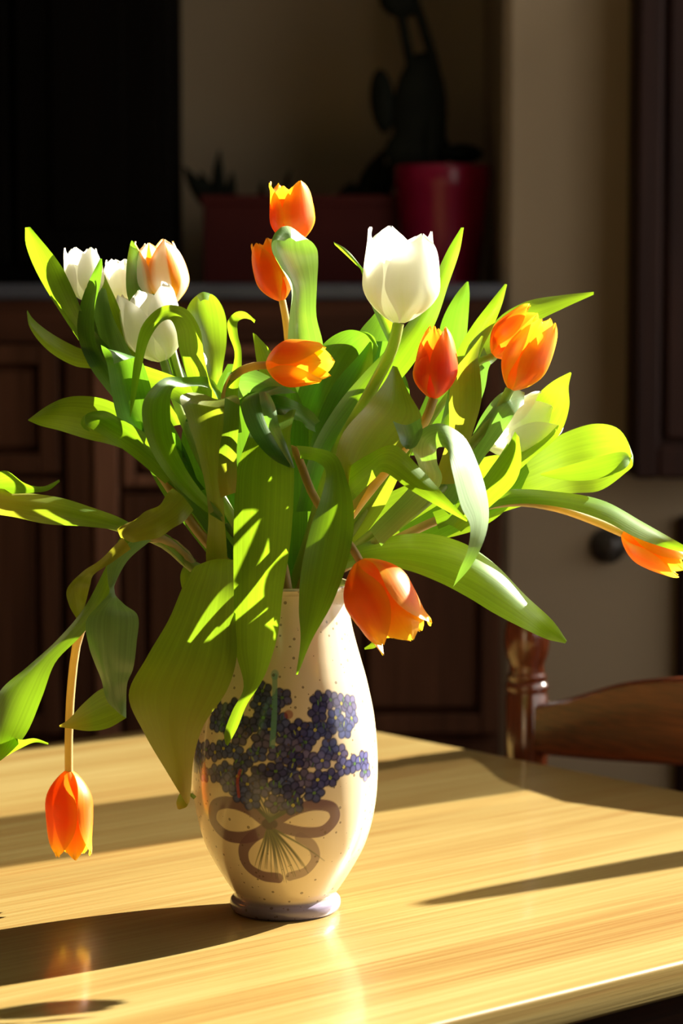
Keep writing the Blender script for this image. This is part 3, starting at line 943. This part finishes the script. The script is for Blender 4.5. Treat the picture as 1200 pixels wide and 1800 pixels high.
def leaf(root, st, m='leaf', cup=0.16, n=40, nc=11, wave=0.0, label=None, name='leaf'):
    """st: stations (Lx, Ly, Rx, Ry, depth cm [, tilt cm]) from base to tip; cup>0: hollow towards the viewer"""
    rows = []
    for s in st:
        lx, ly, rx, ry, d = s[:5]; tl_ = s[5] if len(s) > 5 else 0.0
        rows.append((*P(lx, ly, d - tl_ / 2), *P(rx, ry, d + tl_ / 2)))
    mid = [tuple((np.array(r[:3]) + np.array(r[3:])) / 2) + tuple(r) for r in rows]
    C = catmull(mid, n)
    L, R = C[:, 3:6], C[:, 6:9]
    mid = (L + R) / 2
    tan = np.gradient(mid, axis=0)
    wv = R - L
    wid = np.linalg.norm(wv, axis=1, keepdims=True)
    nor = np.cross(wv, tan)
    # smooth normals
    nor /= np.linalg.norm(nor, axis=1, keepdims=True) + 1e-9
    for _ in range(4):
        nn = nor.copy(); nn[1:-1] = (nor[:-2] + 2 * nor[1:-1] + nor[2:]) / 4
        nor = nn / (np.linalg.norm(nn, axis=1, keepdims=True) + 1e-9)
    flip = 1.0 if nor[:, 1].mean() > 0 else -1.0           # bulge away from the viewer for cup>0
    rs = random.Random(int(st[0][0] * 13 + st[-1][1] * 7))
    ph = rs.uniform(0, 6); fq = rs.uniform(2.0, 3.4)
    o = root.location
    V = []
    for i in range(n):
        v = i / (n - 1)
        for k in range(nc):
            u = k / (nc - 1); s = 2 * u - 1
            off = cup * wid[i, 0] * (1 - abs(s) ** 1.6) * flip
            off += wave * wid[i, 0] * math.sin(v * fq * 6.28 + ph + (2.2 if s > 0 else 0)) * s * s
            p = L[i] * (1 - u) + R[i] * u + nor[i] * off
            V.append(tuple(p - np.array(o)))
    Fc = []; UV = []
    for i in range(n - 1):
        for k in range(nc - 1):
            Fc.append((i * nc + k, i * nc + k + 1, (i + 1) * nc + k + 1, (i + 1) * nc + k))
            UV += [(k / (nc - 1), i / (n - 1)), ((k + 1) / (nc - 1), i / (n - 1)), ((k + 1) / (nc - 1), (i + 1) / (n - 1)), (k / (nc - 1), (i + 1) / (n - 1))]
    me_ = bpy.data.meshes.new(name); me_.from_pydata(V, [], Fc)
    ul = me_.uv_layers.new(name='UVMap'); ul.data.foreach_set('uv', np.array(UV).ravel())
    me_.update()
    ob = link(name, me_, M[m], root, True)
    if label: ob['label'] = label
    return ob


def bloom(root, base, tip, width, m, open_=0.0, roll=0.0, seed=1, mats=None, lens=None, wpet=1.05, tipw=0.55):
    """six overlapping petals round the axis base -> tip; width: widest diameter in px"""
    b0, t0 = P(*base), P(*tip)
    ax = t0 - b0; L = ax.length; ax.normalize()
    e1 = ax.cross(Vector((0, 1, 0)))
    if e1.length < 1e-3: e1 = Vector((1, 0, 0))
    e1.normalize(); e2 = ax.cross(e1)
    R_ = width / 2 / F * b0.y
    rs = random.Random(seed)
    nt_, ns = 22, 13
    o = root.location
    for k in range(6):
        outer = k % 2 == 0
        ph0 = roll + k * math.pi / 3 + rs.uniform(-0.08, 0.08)
        ln = (lens[k] if lens else rs.uniform(0.93, 1.0)) * (1.0 if outer else 0.985)
        op = open_ + rs.uniform(-0.05, 0.07)
        sc = (1.0 if outer else 0.90)
        V = []; UV = []; Fc = []
        rag = rs.uniform(0, 6)
        for i in range(nt_):
            t = i / (nt_ - 1)
            # cup profile: quick swell above the claw, fullest at 0.42, closing in to the tip
            if t < 0.42:
                q = t / 0.42; rad = 0.16 + 0.84 * math.sin(q * math.pi / 2) ** 0.8
            else:
                q = (t - 0.42) / 0.58; rad = 1.0 + (tipw - 1.0 + op) * q ** 1.7
            rad *= R_ * sc
            wsh = (0.55 + 0.45 * math.sin(min(t / 0.45, 1) * math.pi / 2)) if t < 0.45 else max(0.02, (1 - ((t - 0.45) / 0.55) ** 2.3)) ** 0.75
            wa = wpet * wsh
            for j in range(ns):
                s = 2 * j / (ns - 1) - 1
                a = ph0 + wa * s
                r_ = rad * (1 + 0.05 * s * s + 0.05 * t * t * math.sin(3.0 * s + rag))
                # the rounded margin lies a little lower than the point of the petal
                h = L * ln * (t + 0.012 * math.sin(7 * s + rag) * t * t)
                h = L * 0.015 + h * 0.985
                p = b0 + ax * h + (e1 * math.cos(a) + e2 * math.sin(a)) * r_
                V.append(tuple(p - o))
        for i in range(nt_ - 1):
            for j in range(ns - 1):
                Fc.append((i * ns + j, i * ns + j + 1, (i + 1) * ns + j + 1, (i + 1) * ns + j))
                UV += [(j / (ns - 1), i / (nt_ - 1)), ((j + 1) / (ns - 1), i / (nt_ - 1)), ((j + 1) / (ns - 1), (i + 1) / (nt_ - 1)), (j / (ns - 1), (i + 1) / (nt_ - 1))]
        me_ = bpy.data.meshes.new('petal'); me_.from_pydata(V, [], Fc)
        ul = me_.uv_layers.new(name='UVMap'); ul.data.foreach_set('uv', np.array(UV).ravel())
        me_.update()
        link('petal', me_, M[mats[k] if mats else m], root, True)


# --- white tulip at the far left
t1 = tulip('tulip', 'leftmost white tulip, upright between two pointed leaves', (470, 1300, 1))
bloom(t1, (152, 530, 3), (142, 432, 3), 68, 'white', 0.25, 0.3, 21)
stem(t1, [(152, 530, 3), (175, 610, 3), (235, 720, 3), (340, 860, 2), (450, 1000, 1)])
leaf(t1, [(300, 830, 330, 810, 1), (225, 720, 262, 690, 2), (150, 615, 180, 598, 3, -1), (97, 535, 150, 560, 3, -2.5), (64, 478, 131, 515, 3, -3), (46, 432, 104, 462, 3, -2), (44, 400, 53, 399, 3)], 'leaf', -0.10)
leaf(t1, [(270, 720, 260, 750, 1), (190, 633, 185, 655, 1), (130, 608, 130, 643, 0.5, -1.5), (86, 583, 82, 614, 0, -1.5), (58, 560, 52, 575, 0, -.5), (48, 545, 47, 548, 0)], 'leafb', 0.15)
leaf(t1, [(215, 720, 245, 715, 0), (155, 640, 190, 640, 0.5), (137, 590, 168, 600, 1, -1), (138, 550, 166, 545, 1, -1.5), (150, 508, 176, 500, 1, -1.5), (166, 474, 180, 466, 1), (176, 454, 179, 455, 1)], 'leafd', 0.12)
leaf(t1, [(230, 730, 268, 720, 1.5), (165, 640, 238, 640, 2, -2), (148, 590, 222, 605, 2.5, -3), (156, 545, 198, 555, 3, -2), (176, 505, 186, 508, 3)], 'leafw', 0.1)

# --- white tulip behind
t2 = tulip('tulip', 'small white tulip half hidden behind the flamed one on the left', (480, 1300, 2))
bloom(t2, (218, 540, 8), (213, 450, 8), 66, 'white', 0.3, 0.9, 22)
stem(t2, [(218, 540, 8), (240, 640, 6), (310, 790, 4), (420, 950, 3), (470, 1030, 2)])
leaf(t2, [(300, 750, 325, 745, 4), (225, 630, 242, 625, 3.5), (196, 570, 222, 575, 3.5, -.8), (176, 520, 203, 525, 3.5, -.8), (173, 495, 190, 497, 3.5), (180, 483, 184, 483, 3.5)], 'leafb', 0.15)

# --- white and orange flamed tulip
t3 = tulip('tulip', 'white tulip with orange flames at the upper left', (490, 1300, 2))
bloom(t3, (292, 545, 6), (272, 420, 6), 94, 'flame', 0.12, 0.15, 23)
stem(t3, [(292, 545, 6), (310, 640, 4), (360, 780, 3), (440, 940, 3), (480, 1030, 2)])
leaf(t3, [(330, 720, 355, 720, 3), (255, 580, 295, 585, 5), (225, 525, 283, 530, 5, -1), (222, 470, 264, 472, 5, -1), (228, 432, 242, 438, 5, -.5), (231, 423, 234, 424, 5)], 'leafd', -0.1)
leaf(t3, [(370, 760, 392, 760, 5), (362, 660, 390, 660, 6), (340, 600, 398, 600, 7, 2), (326, 560, 396, 555, 7, 2), (332, 535, 384, 528, 6.4, 1.5), (345, 521, 370, 517, 5.4, .5), (352, 530, 366, 528, 4.6)], 'leafb', 0.2)

# --- white tulip in front of them
t4 = tulip('tulip', 'open white tulip at the left under an arching leaf', (480, 1300, 0))
bloom(t4, (288, 636, 4), (246, 506, 4), 108, 'white', 0.32, 0.55, 24)
stem(t4, [(288, 634, 4), (305, 690, 3), (350, 800, 0), (430, 950, 0), (475, 1030, 0)], 9)
leaf(t4, [(400, 780, 420, 760, -1), (340, 690, 372, 680, -2), (316, 620, 358, 622, -3, -1), (309, 580, 350, 575, -4, -2), (298, 562, 325, 542, -5, -1), (282, 568, 290, 537, -5.5, 0), (262, 598, 252, 568, -5.5, .5), (248, 650, 236, 632, -5), (239, 695, 230, 690, -4.8), (229, 733, 228, 733, -4.6)], 'leafb', 0.1, n=56)
leaf(t4, [(330, 880, 360, 860, 0), (255, 810, 300, 780, -1, 1), (212, 750, 275, 720, -2, 1.5), (196, 690, 262, 670, -2.5, 1.5), (188, 640, 245, 630, -3, 1), (180, 618, 222, 632, -4), (177, 606, 200, 640, -5)], 'leafd', 0.2)
leaf(t4, [(402, 720, 398, 738, 0), (372, 667, 370, 684, -2), (326, 663, 324, 680, -4), (284, 667, 304, 684, -6), (254, 700, 299, 708, -7, 1), (251, 745, 303, 765, -7, 1), (270, 800, 322, 815, -7, 1), (310, 855, 355, 865, -6.5, .5), (360, 898, 386, 898, -6), (397, 921, 399, 920, -5.6)], 'leaf', 0.14, n=52)
leaf(t4, [(350, 740, 360, 700, 0), (300, 700, 320, 668, -1), (255, 690, 275, 650, -1), (222, 680, 240, 640, -1), (198, 655, 205, 640, -1)], 'leafb', 0.15)

# --- two orange tulips at the top
t5 = tulip('tulip', 'topmost orange tulip standing upright', (500, 1300, 3))
bloom(t5, (516, 432, 3.5), (508, 318, 3.5), 78, 'orange', 0.22, 0.2, 25, lens=[1.0, 0.93, 0.98, 0.95, 0.96, 0.99])
stem(t5, [(516, 432, 3.5), (520, 520, 4), (525, 640, 4), (520, 800, 4), (505, 1000, 3)])
leaf(t5, [(620, 760, 650, 770, 4), (625, 660, 690, 690, 4), (628, 590, 705, 610, 4, 1), (655, 555, 700, 565, 4), (668, 540, 672, 540, 4)], 'leafd', 0.1)
t6 = tulip('tulip', 'orange tulip below the topmost one, beside a hooded leaf', (505, 1300, 2))
bloom(t6, (496, 530, 2), (462, 418, 2), 66, 'orange', 0.15, 0.9, 26)
stem(t6, [(496, 528, 2), (502, 560, 2), (507, 610, 3), (515, 760, 3), (510, 1000, 2)], 7, 'stemt')
leaf(t6, [(505, 720, 560, 720, 2), (505, 610, 568, 610, 1, 1), (508, 560, 556, 555, .6, 1), (512, 510, 557, 500, 0.4, 2), (494, 470, 559, 458, 0, 4.0), (478, 440, 556, 436, -.5, 4.5), (482, 422, 540, 421, -1.5, 3), (500, 424, 520, 424, -2.2)], 'leafg', 0.30)
leaf(t6, [(470, 700, 510, 700, 2), (452, 640, 490, 640, 2), (446, 600, 470, 610, 2), (444, 585, 450, 588, 2)], 'leafb', 0.1)

# --- orange tulip lying on its side in the middle
t7 = tulip('tulip', 'orange tulip lying sideways in the middle of the bouquet', (475, 1300, -1))
bloom(t7, (468, 640, -5), (577, 637, -7), 84, 'orangey', 0.12, 0.5, 27)
stem(t7, [(470, 642, -5), (445, 644, -5), (418, 655, -5), (398, 685, -4), (395, 760, -3), (430, 900, -2), (470, 1020, -1)], 7.5, 'stemt')
leaf(t7, [(405, 760, 425, 760, -3), (396, 690, 418, 690, -4.5), (408, 650, 424, 652, -5), (412, 618, 424, 615, -5), (402, 588, 418, 588, -5), (400, 565, 418, 566, -5), (412, 550, 428, 560, -5), (430, 548, 440, 562, -5.5), (449, 563, 447, 568, -6)], 'leafb', -0.15)
leaf(t7, [(470, 680, 520, 690, -4), (425, 705, 470, 700, -6), (428, 735, 478, 730, -7, 1), (448, 775, 490, 765, -8, 1), (480, 808, 505, 800, -8.5), (512, 824, 517, 822, -9)], 'leafd', -0.12)
leaf(t7, [(455, 690, 475, 695, -6), (458, 712, 484, 716, -8), (468, 745, 490, 745, -9, -1), (490, 785, 503, 780, -9.2), (514, 823, 518, 822, -9.3)], 'leafw', -0.2)
leaf(t7, [(560, 740, 555, 760, -2), (525, 705, 530, 745, -4), (480, 695, 500, 735, -5), (440, 690, 450, 730, -5), (418, 705, 425, 722, -5)], 'leafd', 0.25, wave=0.2)
leaf(t7, [(400, 655, 395, 700, -2), (430, 645, 440, 700, -3), (470, 660, 480, 705, -3.5), (500, 680, 505, 700, -4)], 'leafw', -0.2)
leaf(t7, [(520, 720, 460, 700, -4), (510, 770, 435, 770, -7.5), (516, 812, 416, 825, -8.6, 0.8), (516, 870, 412, 880, -9.0, 1.0), (510, 955, 410, 965, -9.2, 1), (497, 1040, 411, 1055, -9.4, 1), (487, 1120, 413, 1140, -9.6, .8), (463, 1192, 428, 1208, -9.7), (433, 1240, 408, 1250, -9.8), (416, 1282, 394, 1290, -10), (400, 1311, 396, 1308, -10)], 'leafb', 0.10, n=60, label='long bright green leaf hanging down in front of the vase')

# --- big white tulip
t8 = tulip('tulip', 'largest white tulip, upright at the top right of the bouquet', (515, 1300, 0))
bloom(t8, (700, 570, -5), (708, 398, -5), 134, 'white', 0.32, 0.12, 28, lens=[0.97, 1.0, 0.92, 0.97, 0.9, 0.95])
stem(t8, [(700, 568, -5), (690, 610, -5), (650, 690, -4), (590, 800, -2), (540, 960, -1), (520, 1030, 0)], 11)
leaf(t8, [(520, 900, 560, 900, 0), (548, 790, 596, 790, -1, 1), (590, 715, 660, 715, -1.5, 1), (640, 655, 726, 640, -2, 1), (692, 600, 764, 570, -2, 1), (748, 520, 788, 500, -1, .5), (786, 440, 808, 440, -1), (810, 400, 815, 400, -1)], 'leaf', 0.12, n=50)
leaf(t8, [(700, 640, 720, 640, 1), (650, 530, 690, 560, 1), (630, 465, 660, 500, 1), (608, 438, 622, 462, 1), (586, 425, 588, 430, 1)], 'leafb', 0.15)
leaf(t8, [(490, 880, 540, 880, 2), (505, 780, 575, 800, 1.5), (520, 700, 612, 740, 1, 1), (545, 640, 640, 680, 1, 1), (575, 598, 655, 640, 1, 1), (612, 580, 664, 612, 0), (645, 584, 662, 606, -1)], 'leafd', 0.18, n=46)
leaf(t8, [(540, 800, 580, 800, 1), (560, 730, 625, 740, .2), (590, 670, 650, 680, 0), (630, 625, 655, 630, 0), (650, 600, 653, 602, 0)], 'leaf', 0.2)

# --- red-orange tulip right of the centre
t9 = tulip('tulip', 'red-orange closed tulip right of the centre, below the big white one', (520, 1300, -1))
bloom(t9, (762, 702, -5), (768, 572, -5), 78, 'red', -0.1, 0.25, 29, lens=[0.8, 1.0, 0.98, 0.97, 0.95, 1.0])
stem(t9, [(762, 700, -5), (748, 738, -5), (700, 800, -5), (620, 900, -3), (560, 990, -2), (530, 1030, -1)], 9, 'stemt')
leaf(t9, [(560, 960, 590, 960, -3), (602, 880, 640, 868, -5, .5), (590, 810, 672, 818, -6.5, 2), (602, 762, 718, 778, -7, 3), (648, 708, 741, 735, -7.4, 2.5), (676, 670, 718, 690, -7.4, 1), (690, 643, 698, 645, -7.4)], 'leafy', 0.12, label='broad yellowing leaf in the middle of the bouquet')
leaf(t9, [(690, 740, 738, 735, -8), (700, 765, 742, 762, -9), (705, 780, 730, 785, -9.2), (714, 790, 719, 790, -9)], 'leafw', 0.3)
leaf(t9, [(600, 830, 620, 880, -5), (645, 800, 660, 840, -7.5), (690, 782, 675, 830, -8.5, -1), (740, 825, 722, 862, -9, -1), (785, 875, 775, 893, -9), (822, 914, 820, 917, -9)], 'leafb', -0.12)
leaf(t9, [(760, 850, 800, 850, -3), (788, 760, 832, 755, -3.5), (789, 700, 846, 700, -4, -1), (796, 655, 843, 650, -4, -1), (818, 626, 840, 628, -4), (846, 590, 849, 591, -4)], 'leafy', -0.15)

# --- orange tulip at the right and the one behind it
t10 = tulip('tulip', 'orange tulip leaning right, in front of its twin at the right', (525, 1300, 1))
bloom(t10, (896, 686, -2), (962, 556, -2), 82, 'orangey', -0.05, 0.15, 30)
stem(t10, [(896, 684, -2), (880, 715, -2), (820, 790, -2), (700, 900, -1), (580, 1000, 0), (540, 1035, 0)], 9)
leaf(t10, [(700, 800, 740, 800, 3), (758, 670, 806, 690, 4), (768, 600, 818, 610, 5.5, -1), (780, 555, 823, 555, 5.5, -1), (803, 515, 825, 515, 5.5), (820, 495, 823, 495, 5.5)], 'leafd', 0.12)
leaf(t10, [(766, 780, 780, 782, 0), (785, 700, 822, 706, 1), (800, 625, 842, 625, 1, -1), (828, 575, 866, 575, 1, -1), (858, 535, 882, 535, 1), (887, 499, 891, 500, 1)], 'leaf', 0.15)
leaf(t10, [(790, 760, 812, 770, 3), (822, 680, 850, 690, 3), (838, 640, 858, 650, 3), (850, 610, 862, 640, 3)], 'leafw', 0.1)
t11 = tulip('tulip', 'orange tulip at the right, half hidden behind its twin', (530, 1300, 3))
bloom(t11, (866, 626, 2), (950, 546, 2), 76, 'orange', 0.1, 0.5, 31)
stem(t11, [(867, 626, 2), (845, 634, 2), (800, 680, 3), (700, 820, 3), (580, 990, 2), (545, 1035, 2)], 6.5)
leaf(t11, [(838, 640, 850, 648, 3), (848, 608, 868, 636, 4.5, -1), (875, 560, 898, 605, 6, -2), (925, 530, 940, 568, 6, -2), (985, 519, 990, 542, 6, -1), (1043, 513, 1043, 518, 6)], 'leafb', -0.12, n=46)

# --- white tulip at the right under a leaf
t12 = tulip('tulip', 'pale white tulip at the right wrapped by leaves', (535, 1300, 0))
bloom(t12, (854, 786, 2), (974, 716, 2), 100, 'white', 0.2, 0.35, 32)
stem(t12, [(856, 785, 2), (830, 810, 1), (740, 890, -2), (610, 990, -1), (550, 1035, 0)], 9)
leaf(t12, [(760, 880, 790, 905, -1), (825, 775, 850, 805, -2), (848, 728, 880, 765, -2.5, -1), (876, 694, 898, 738, -2.8, -3), (903, 684, 908, 722, -2, -3), (922, 690, 920, 710, -1.5, -1)], 'leafw', 0.0, n=44)
leaf(t12, [(830, 870, 850, 890, 0), (885, 790, 930, 810, 0), (920, 730, 982, 765, 0.5, -1), (948, 690, 1000, 715, 1, -2), (975, 668, 999, 680, 1, -1), (1002, 654, 1004, 656, 1)], 'leafb', 0.25)
leaf(t12, [(780, 920, 810, 935, -2), (835, 860, 862, 890, -3), (868, 815, 905, 848, -3.4), (893, 782, 916, 810, -3.4, -.5), (905, 758, 912, 768, -3.2)], 'leafb', 0.2)
leaf(t12, [(650, 930, 670, 960, -4), (735, 830, 775, 850, -6), (724, 785, 768, 812, -7.5, 1), (738, 757, 768, 788, -8.5, 0), (772, 744, 785, 790, -9.5, -1.5), (812, 765, 795, 830, -10, -3), (842, 822, 810, 890, -10, -3), (858, 885, 826, 925, -10, -2), (855, 935, 822, 965, -10, -1), (830, 992, 808, 1000, -10), (796, 1032, 797, 1030, -10)], 'leafg', -0.05, n=64, label='arching leaf with a white glare at the right of the bouquet')

# --- orange tulip at the far right edge
t13 = tulip('tulip', 'drooping orange tulip at the right picture edge', (530, 1300, 0))
bloom(t13, (1092, 936, 4), (1204, 1000, 3), 68, 'orangey', 0.02, 0.6, 33)
stem(t13, [(1093, 937, 4), (1040, 914, 4), (975, 892, 3), (900, 883, 2), (780, 910, 0), (620, 990, -1), (550, 1035, 0)], 8, 'stemt')
leaf(t13, [(760, 900, 770, 930, -1), (880, 862, 885, 888, 0), (975, 864, 975, 890, 1, -1), (1060, 880, 1058, 914, 1.5, -2), (1130, 918, 1120, 946, 1.5, -2), (1190, 952, 1180, 966, 1.5), (1225, 972, 1224, 975, 1.5)], 'leaf', -0.15, n=46)
leaf(t13, [(700, 930, 720, 975, 2), (850, 840, 870, 905, 4), (925, 800, 935, 885, 4.6, -2), (985, 764, 1000, 868, 4.6, -3.5), (1045, 745, 1055, 862, 4.4, -4), (1088, 755, 1098, 832, 3.2, -3), (1108, 792, 1112, 815, 1.4, -1), (1102, 820, 1098, 795, 0, 0), (1050, 842, 1042, 806, -.6, 0), (990, 844, 985, 822, -.8, 0), (950, 836, 949, 833, -.8, 0)], 'leafb', 0.08, n=60, label='broad light green leaf curling over at the right')

# --- orange tulip hanging over the shoulder of the vase
t14 = tulip('tulip', 'orange tulip nodding over the right shoulder of the vase', (520, 1300, -2))
bloom(t14, (630, 984, -9), (716, 1132, -10), 122, 'orange', 0.1, 0.2, 34, lens=[0.95, 1.0, 0.88, 0.98, 0.86, 0.96], tipw=0.74)
stem(t14, [(632, 986, -9), (618, 962, -9), (590, 930, -8), (550, 870, -7), (530, 820, -6), (516, 788, -5), (500, 830, -4), (490, 950, -3), (505, 1030, -2)], 7.5, 'stemt')
leaf(t14, [(528, 806, 520, 783, -7), (556, 812, 552, 787, -8.5), (572, 828, 590, 800, -9.4), (566, 868, 612, 852, -9.8, 0.8), (545, 930, 622, 905, -10, 1), (529, 1005, 614, 975, -10, 1), (525, 1070, 585, 1058, -10, .8), (528, 1125, 548, 1125, -9.8), (520, 1186, 523, 1186, -9.4)], 'leaf', 0.10, n=54, label='pointed green leaf hanging over the vase rim')
leaf(t14, [(560, 990, 570, 1020, -2), (625, 960, 625, 995, -2), (690, 942, 705, 1000, -2, -1), (752, 938, 768, 1022, -2, -2), (815, 955, 822, 1050, -2, -3), (868, 990, 868, 1078, -2, -3), (925, 1048, 922, 1106, -2, -2), (972, 1092, 962, 1124, -2), (996, 1126, 993, 1131, -2)], 'leaf', -0.16, n=54, label='long green leaf drooping to the lower right towards the chair')
leaf(t14, [(530, 980, 560, 1010, 1), (620, 900, 680, 975, 2.5, 0), (720, 850, 770, 950, 3.5, -1), (800, 820, 850, 925, 4, -1), (870, 800, 905, 878, 4), (920, 800, 930, 830, 4)], 'leafb', 0.1)
leaf(t14, [(515, 1000, 555, 1015, 2), (540, 920, 610, 975, 2), (600, 850, 670, 900, 2), (660, 810, 700, 840, 2), (720, 790, 722, 795, 2)], 'leafy', 0.12)
leaf(t14, [(668, 1080, 690, 1080, -6.5), (664, 1110, 676, 1116, -6.8), (652, 1130, 660, 1138, -7), (640, 1139, 641, 1142, -7.2)], 'leafb', 0.1)

# --- orange tulip hanging down at the left
t15 = tulip('tulip', 'orange tulip hanging head down at the lower left above the table', (470, 1300, -2))
bloom(t15, (120, 1352, 2), (126, 1509, 2), 84, 'orange', 0.08, 0.1, 35, lens=[0.96, 1.0, 0.94, 1.0, 0.97, 0.99], tipw=0.66)
stem(t15, [(121, 1356, 2), (121, 1290, 2), (126, 1200, 1.5), (138, 1120, 0), (165, 1065, -2), (195, 1000, -3.5), (232, 955, -4), (275, 945, -4), (318, 965, -3), (350, 1005, -3), (400, 1015, -3), (450, 1030, -2)], 8, 'stemt')
leaf(t15, [(345, 985, 335, 1005, -3), (285, 935, 280, 955, -4), (225, 930, 235, 962, -5), (192, 985, 205, 1010, -5), (150, 1065, 185, 1065, -5.2, 1), (100, 1125, 140, 1120, -5.5, 1.5), (48, 1172, 97, 1165, -6, 2), (2, 1212, 74, 1225, -6, 2), (-20, 1262, 46, 1290, -6, 2), (-22, 1320, 10, 1330, -6), (-25, 1350, -18, 1350, -6)], 'leaf', 0.12, n=56)
leaf(t15, [(206, 930, 212, 945, -6.5), (232, 914, 238, 954, -6.5, -.8), (262, 898, 275, 944, -6.5, -1), (288, 877, 312, 926, -6.5, -1), (303, 857, 340, 896, -6.0, -.5)], 'leafy', -0.2, wave=0.12, label='twisted leaf stub at the left of the bouquet')
leaf(t15, [(215, 945, 230, 965, -7), (175, 985, 195, 990, -7), (145, 1005, 165, 1010, -6.5), (118, 1035, 158, 1030, -6, 1), (122, 1065, 150, 1062, -5.6), (136, 1090, 142, 1088, -5.2)], 'leafy', 0.2)
leaf(t15, [(225, 955, 265, 950, -5), (190, 990, 225, 985, -6), (190, 1025, 205, 1020, -6.5), (192, 1042, 200, 1040, -6.6, 1), (172, 1065, 218, 1062, -7), (152, 1090, 241, 1080, -7.4, -1.5), (156, 1135, 240, 1130, -7.6, -2), (166, 1165, 234, 1175, -7.5, -2), (178, 1195, 224, 1200, -7.2, -1), (188, 1232, 222, 1235, -7), (205, 1250, 222, 1262, -7)], 'leafw', -0.25, n=60, label='ribbon-like folded leaf hanging at the left of the vase')
leaf(t15, [(215, 1205, 222, 1262, -6.5), (180, 1210, 190, 1280, -6.3), (145, 1238, 155, 1285, -6), (120, 1265, 125, 1281, -6), (104, 1275, 105, 1278, -6)], 'leafyt', 0.1)

# --- leafy stalks whose flowers cannot be seen
t16 = tulip('tulip_stalk', 'leafy tulip stalk stretching out of the picture at the left', (465, 1300, -1), 'tulip')
stem(t16, [(-60, 905, 0), (0, 890, 0), (80, 897, 0), (160, 912, 0), (225, 930, -1), (290, 955, -2), (345, 1000, -3), (420, 1030, -2)], 10)
leaf(t16, [(260, 940, 255, 955, -1), (215, 912, 212, 934, -1.6), (150, 888, 150, 926, -2, -.5), (70, 868, 65, 918, -2, -1), (0, 860, 0, 905, -2, -1), (-60, 856, -60, 890, -2)], 'leafyt', -0.3, wave=0.08)
leaf(t16, [(-60, 850, -60, 880, -1), (-10, 832, -10, 868, -1.5), (12, 828, 20, 868, -2), (45, 850, 60, 866, -2.5), (75, 855, 85, 862, -2.8), (104, 843, 105, 847, -3)], 'leaf', 0.25)
leaf(t16, [(8, 1290, 10, 1330, -5), (35, 1300, 35, 1316, -5.5), (62, 1298, 62, 1305, -6), (85, 1306, 85, 1309, -6)], 'leafb', 0.1)
t17 = tulip('tulip_stalk', 'broad leaf shoot folded over the left shoulder of the vase', (485, 1300, -2), 'tulip')
leaf(t17, [(420, 1040, 462, 1030, -3), (352, 992, 412, 985, -5.2, -.5), (326, 1022, 414, 1030, -7, -1.5), (296, 1090, 414, 1095, -8, -2.5), (258, 1155, 416, 1155, -8.4, -3), (226, 1222, 398, 1215, -8.6, -3), (254, 1290, 358, 1275, -8.8, -2.4), (292, 1355, 340, 1335, -8.6, -1.5), (318, 1398, 336, 1385, -8.2), (328, 1414, 333, 1410, -8)], 'leafyt', -0.10, n=56, label='broad leaf folded down over the left of the vase, yellow at its tip')
leaf(t17, [(375, 1060, 405, 1050, -2), (362, 985, 400, 985, -4.5), (366, 900, 394, 900, -6, 0), (350, 805, 390, 800, -7, .5), (328, 735, 406, 745, -7.6, 1), (316, 700, 421, 715, -8, 1), (335, 690, 418, 697, -6.6, .6), (362, 694, 405, 694, -5)], 'leafy', 0.18, n=46)
leaf(t17, [(395, 698, 421, 712, -8.5), (392, 750, 420, 745, -9), (385, 795, 416, 790, -9, -.4), (383, 845, 416, 840, -8.8, -.4), (388, 876, 414, 866, -8.6)], 'leafyt', 0.1)
leaf(t17, [(340, 1060, 360, 1060, -1), (322, 1040, 338, 1035, -2), (317, 1010, 334, 1005, -2), (328, 985, 340, 985, -2)], 'leafb', 0.2)
leaf(t17, [(340, 1405, 345, 1400, -6), (322, 1390, 336, 1395, -6.3), (310, 1410, 328, 1418, -6.5), (312, 1422, 316, 1423, -6.5)], 'leafyt', 0.1)
t18 = tulip('tulip_stalk', 'leaf shoot reaching left below the white tulips', (480, 1300, 1), 'tulip')
leaf(t18, [(380, 960, 400, 930, 0), (330, 890, 350, 860, -.5), (270, 815, 285, 775, -1), (205, 785, 240, 735, -1.5, .5), (150, 771, 185, 702, -2, 1.5), (105, 757, 125, 697, -2, 1.5), (70, 748, 85, 712, -2), (49, 739, 50, 737, -2)], 'leafb', 0.12, n=46)
leaf(t18, [(290, 850, 330, 830, -2), (230, 800, 268, 770, -3), (185, 768, 215, 738, -3.4, .5), (158, 752, 182, 722, -3.6), (142, 742, 152, 728, -4.2), (146, 752, 150, 744, -4.8), (156, 759, 158, 756, -5)], 'leaf', 0.15)
stem(t18, [(262, 805, 0), (300, 860, 0), (345, 930, 0), (420, 1010, 0), (465, 1035, 1)], 9, 'stemt')
# deep green leaves that fill the heart of the bouquet
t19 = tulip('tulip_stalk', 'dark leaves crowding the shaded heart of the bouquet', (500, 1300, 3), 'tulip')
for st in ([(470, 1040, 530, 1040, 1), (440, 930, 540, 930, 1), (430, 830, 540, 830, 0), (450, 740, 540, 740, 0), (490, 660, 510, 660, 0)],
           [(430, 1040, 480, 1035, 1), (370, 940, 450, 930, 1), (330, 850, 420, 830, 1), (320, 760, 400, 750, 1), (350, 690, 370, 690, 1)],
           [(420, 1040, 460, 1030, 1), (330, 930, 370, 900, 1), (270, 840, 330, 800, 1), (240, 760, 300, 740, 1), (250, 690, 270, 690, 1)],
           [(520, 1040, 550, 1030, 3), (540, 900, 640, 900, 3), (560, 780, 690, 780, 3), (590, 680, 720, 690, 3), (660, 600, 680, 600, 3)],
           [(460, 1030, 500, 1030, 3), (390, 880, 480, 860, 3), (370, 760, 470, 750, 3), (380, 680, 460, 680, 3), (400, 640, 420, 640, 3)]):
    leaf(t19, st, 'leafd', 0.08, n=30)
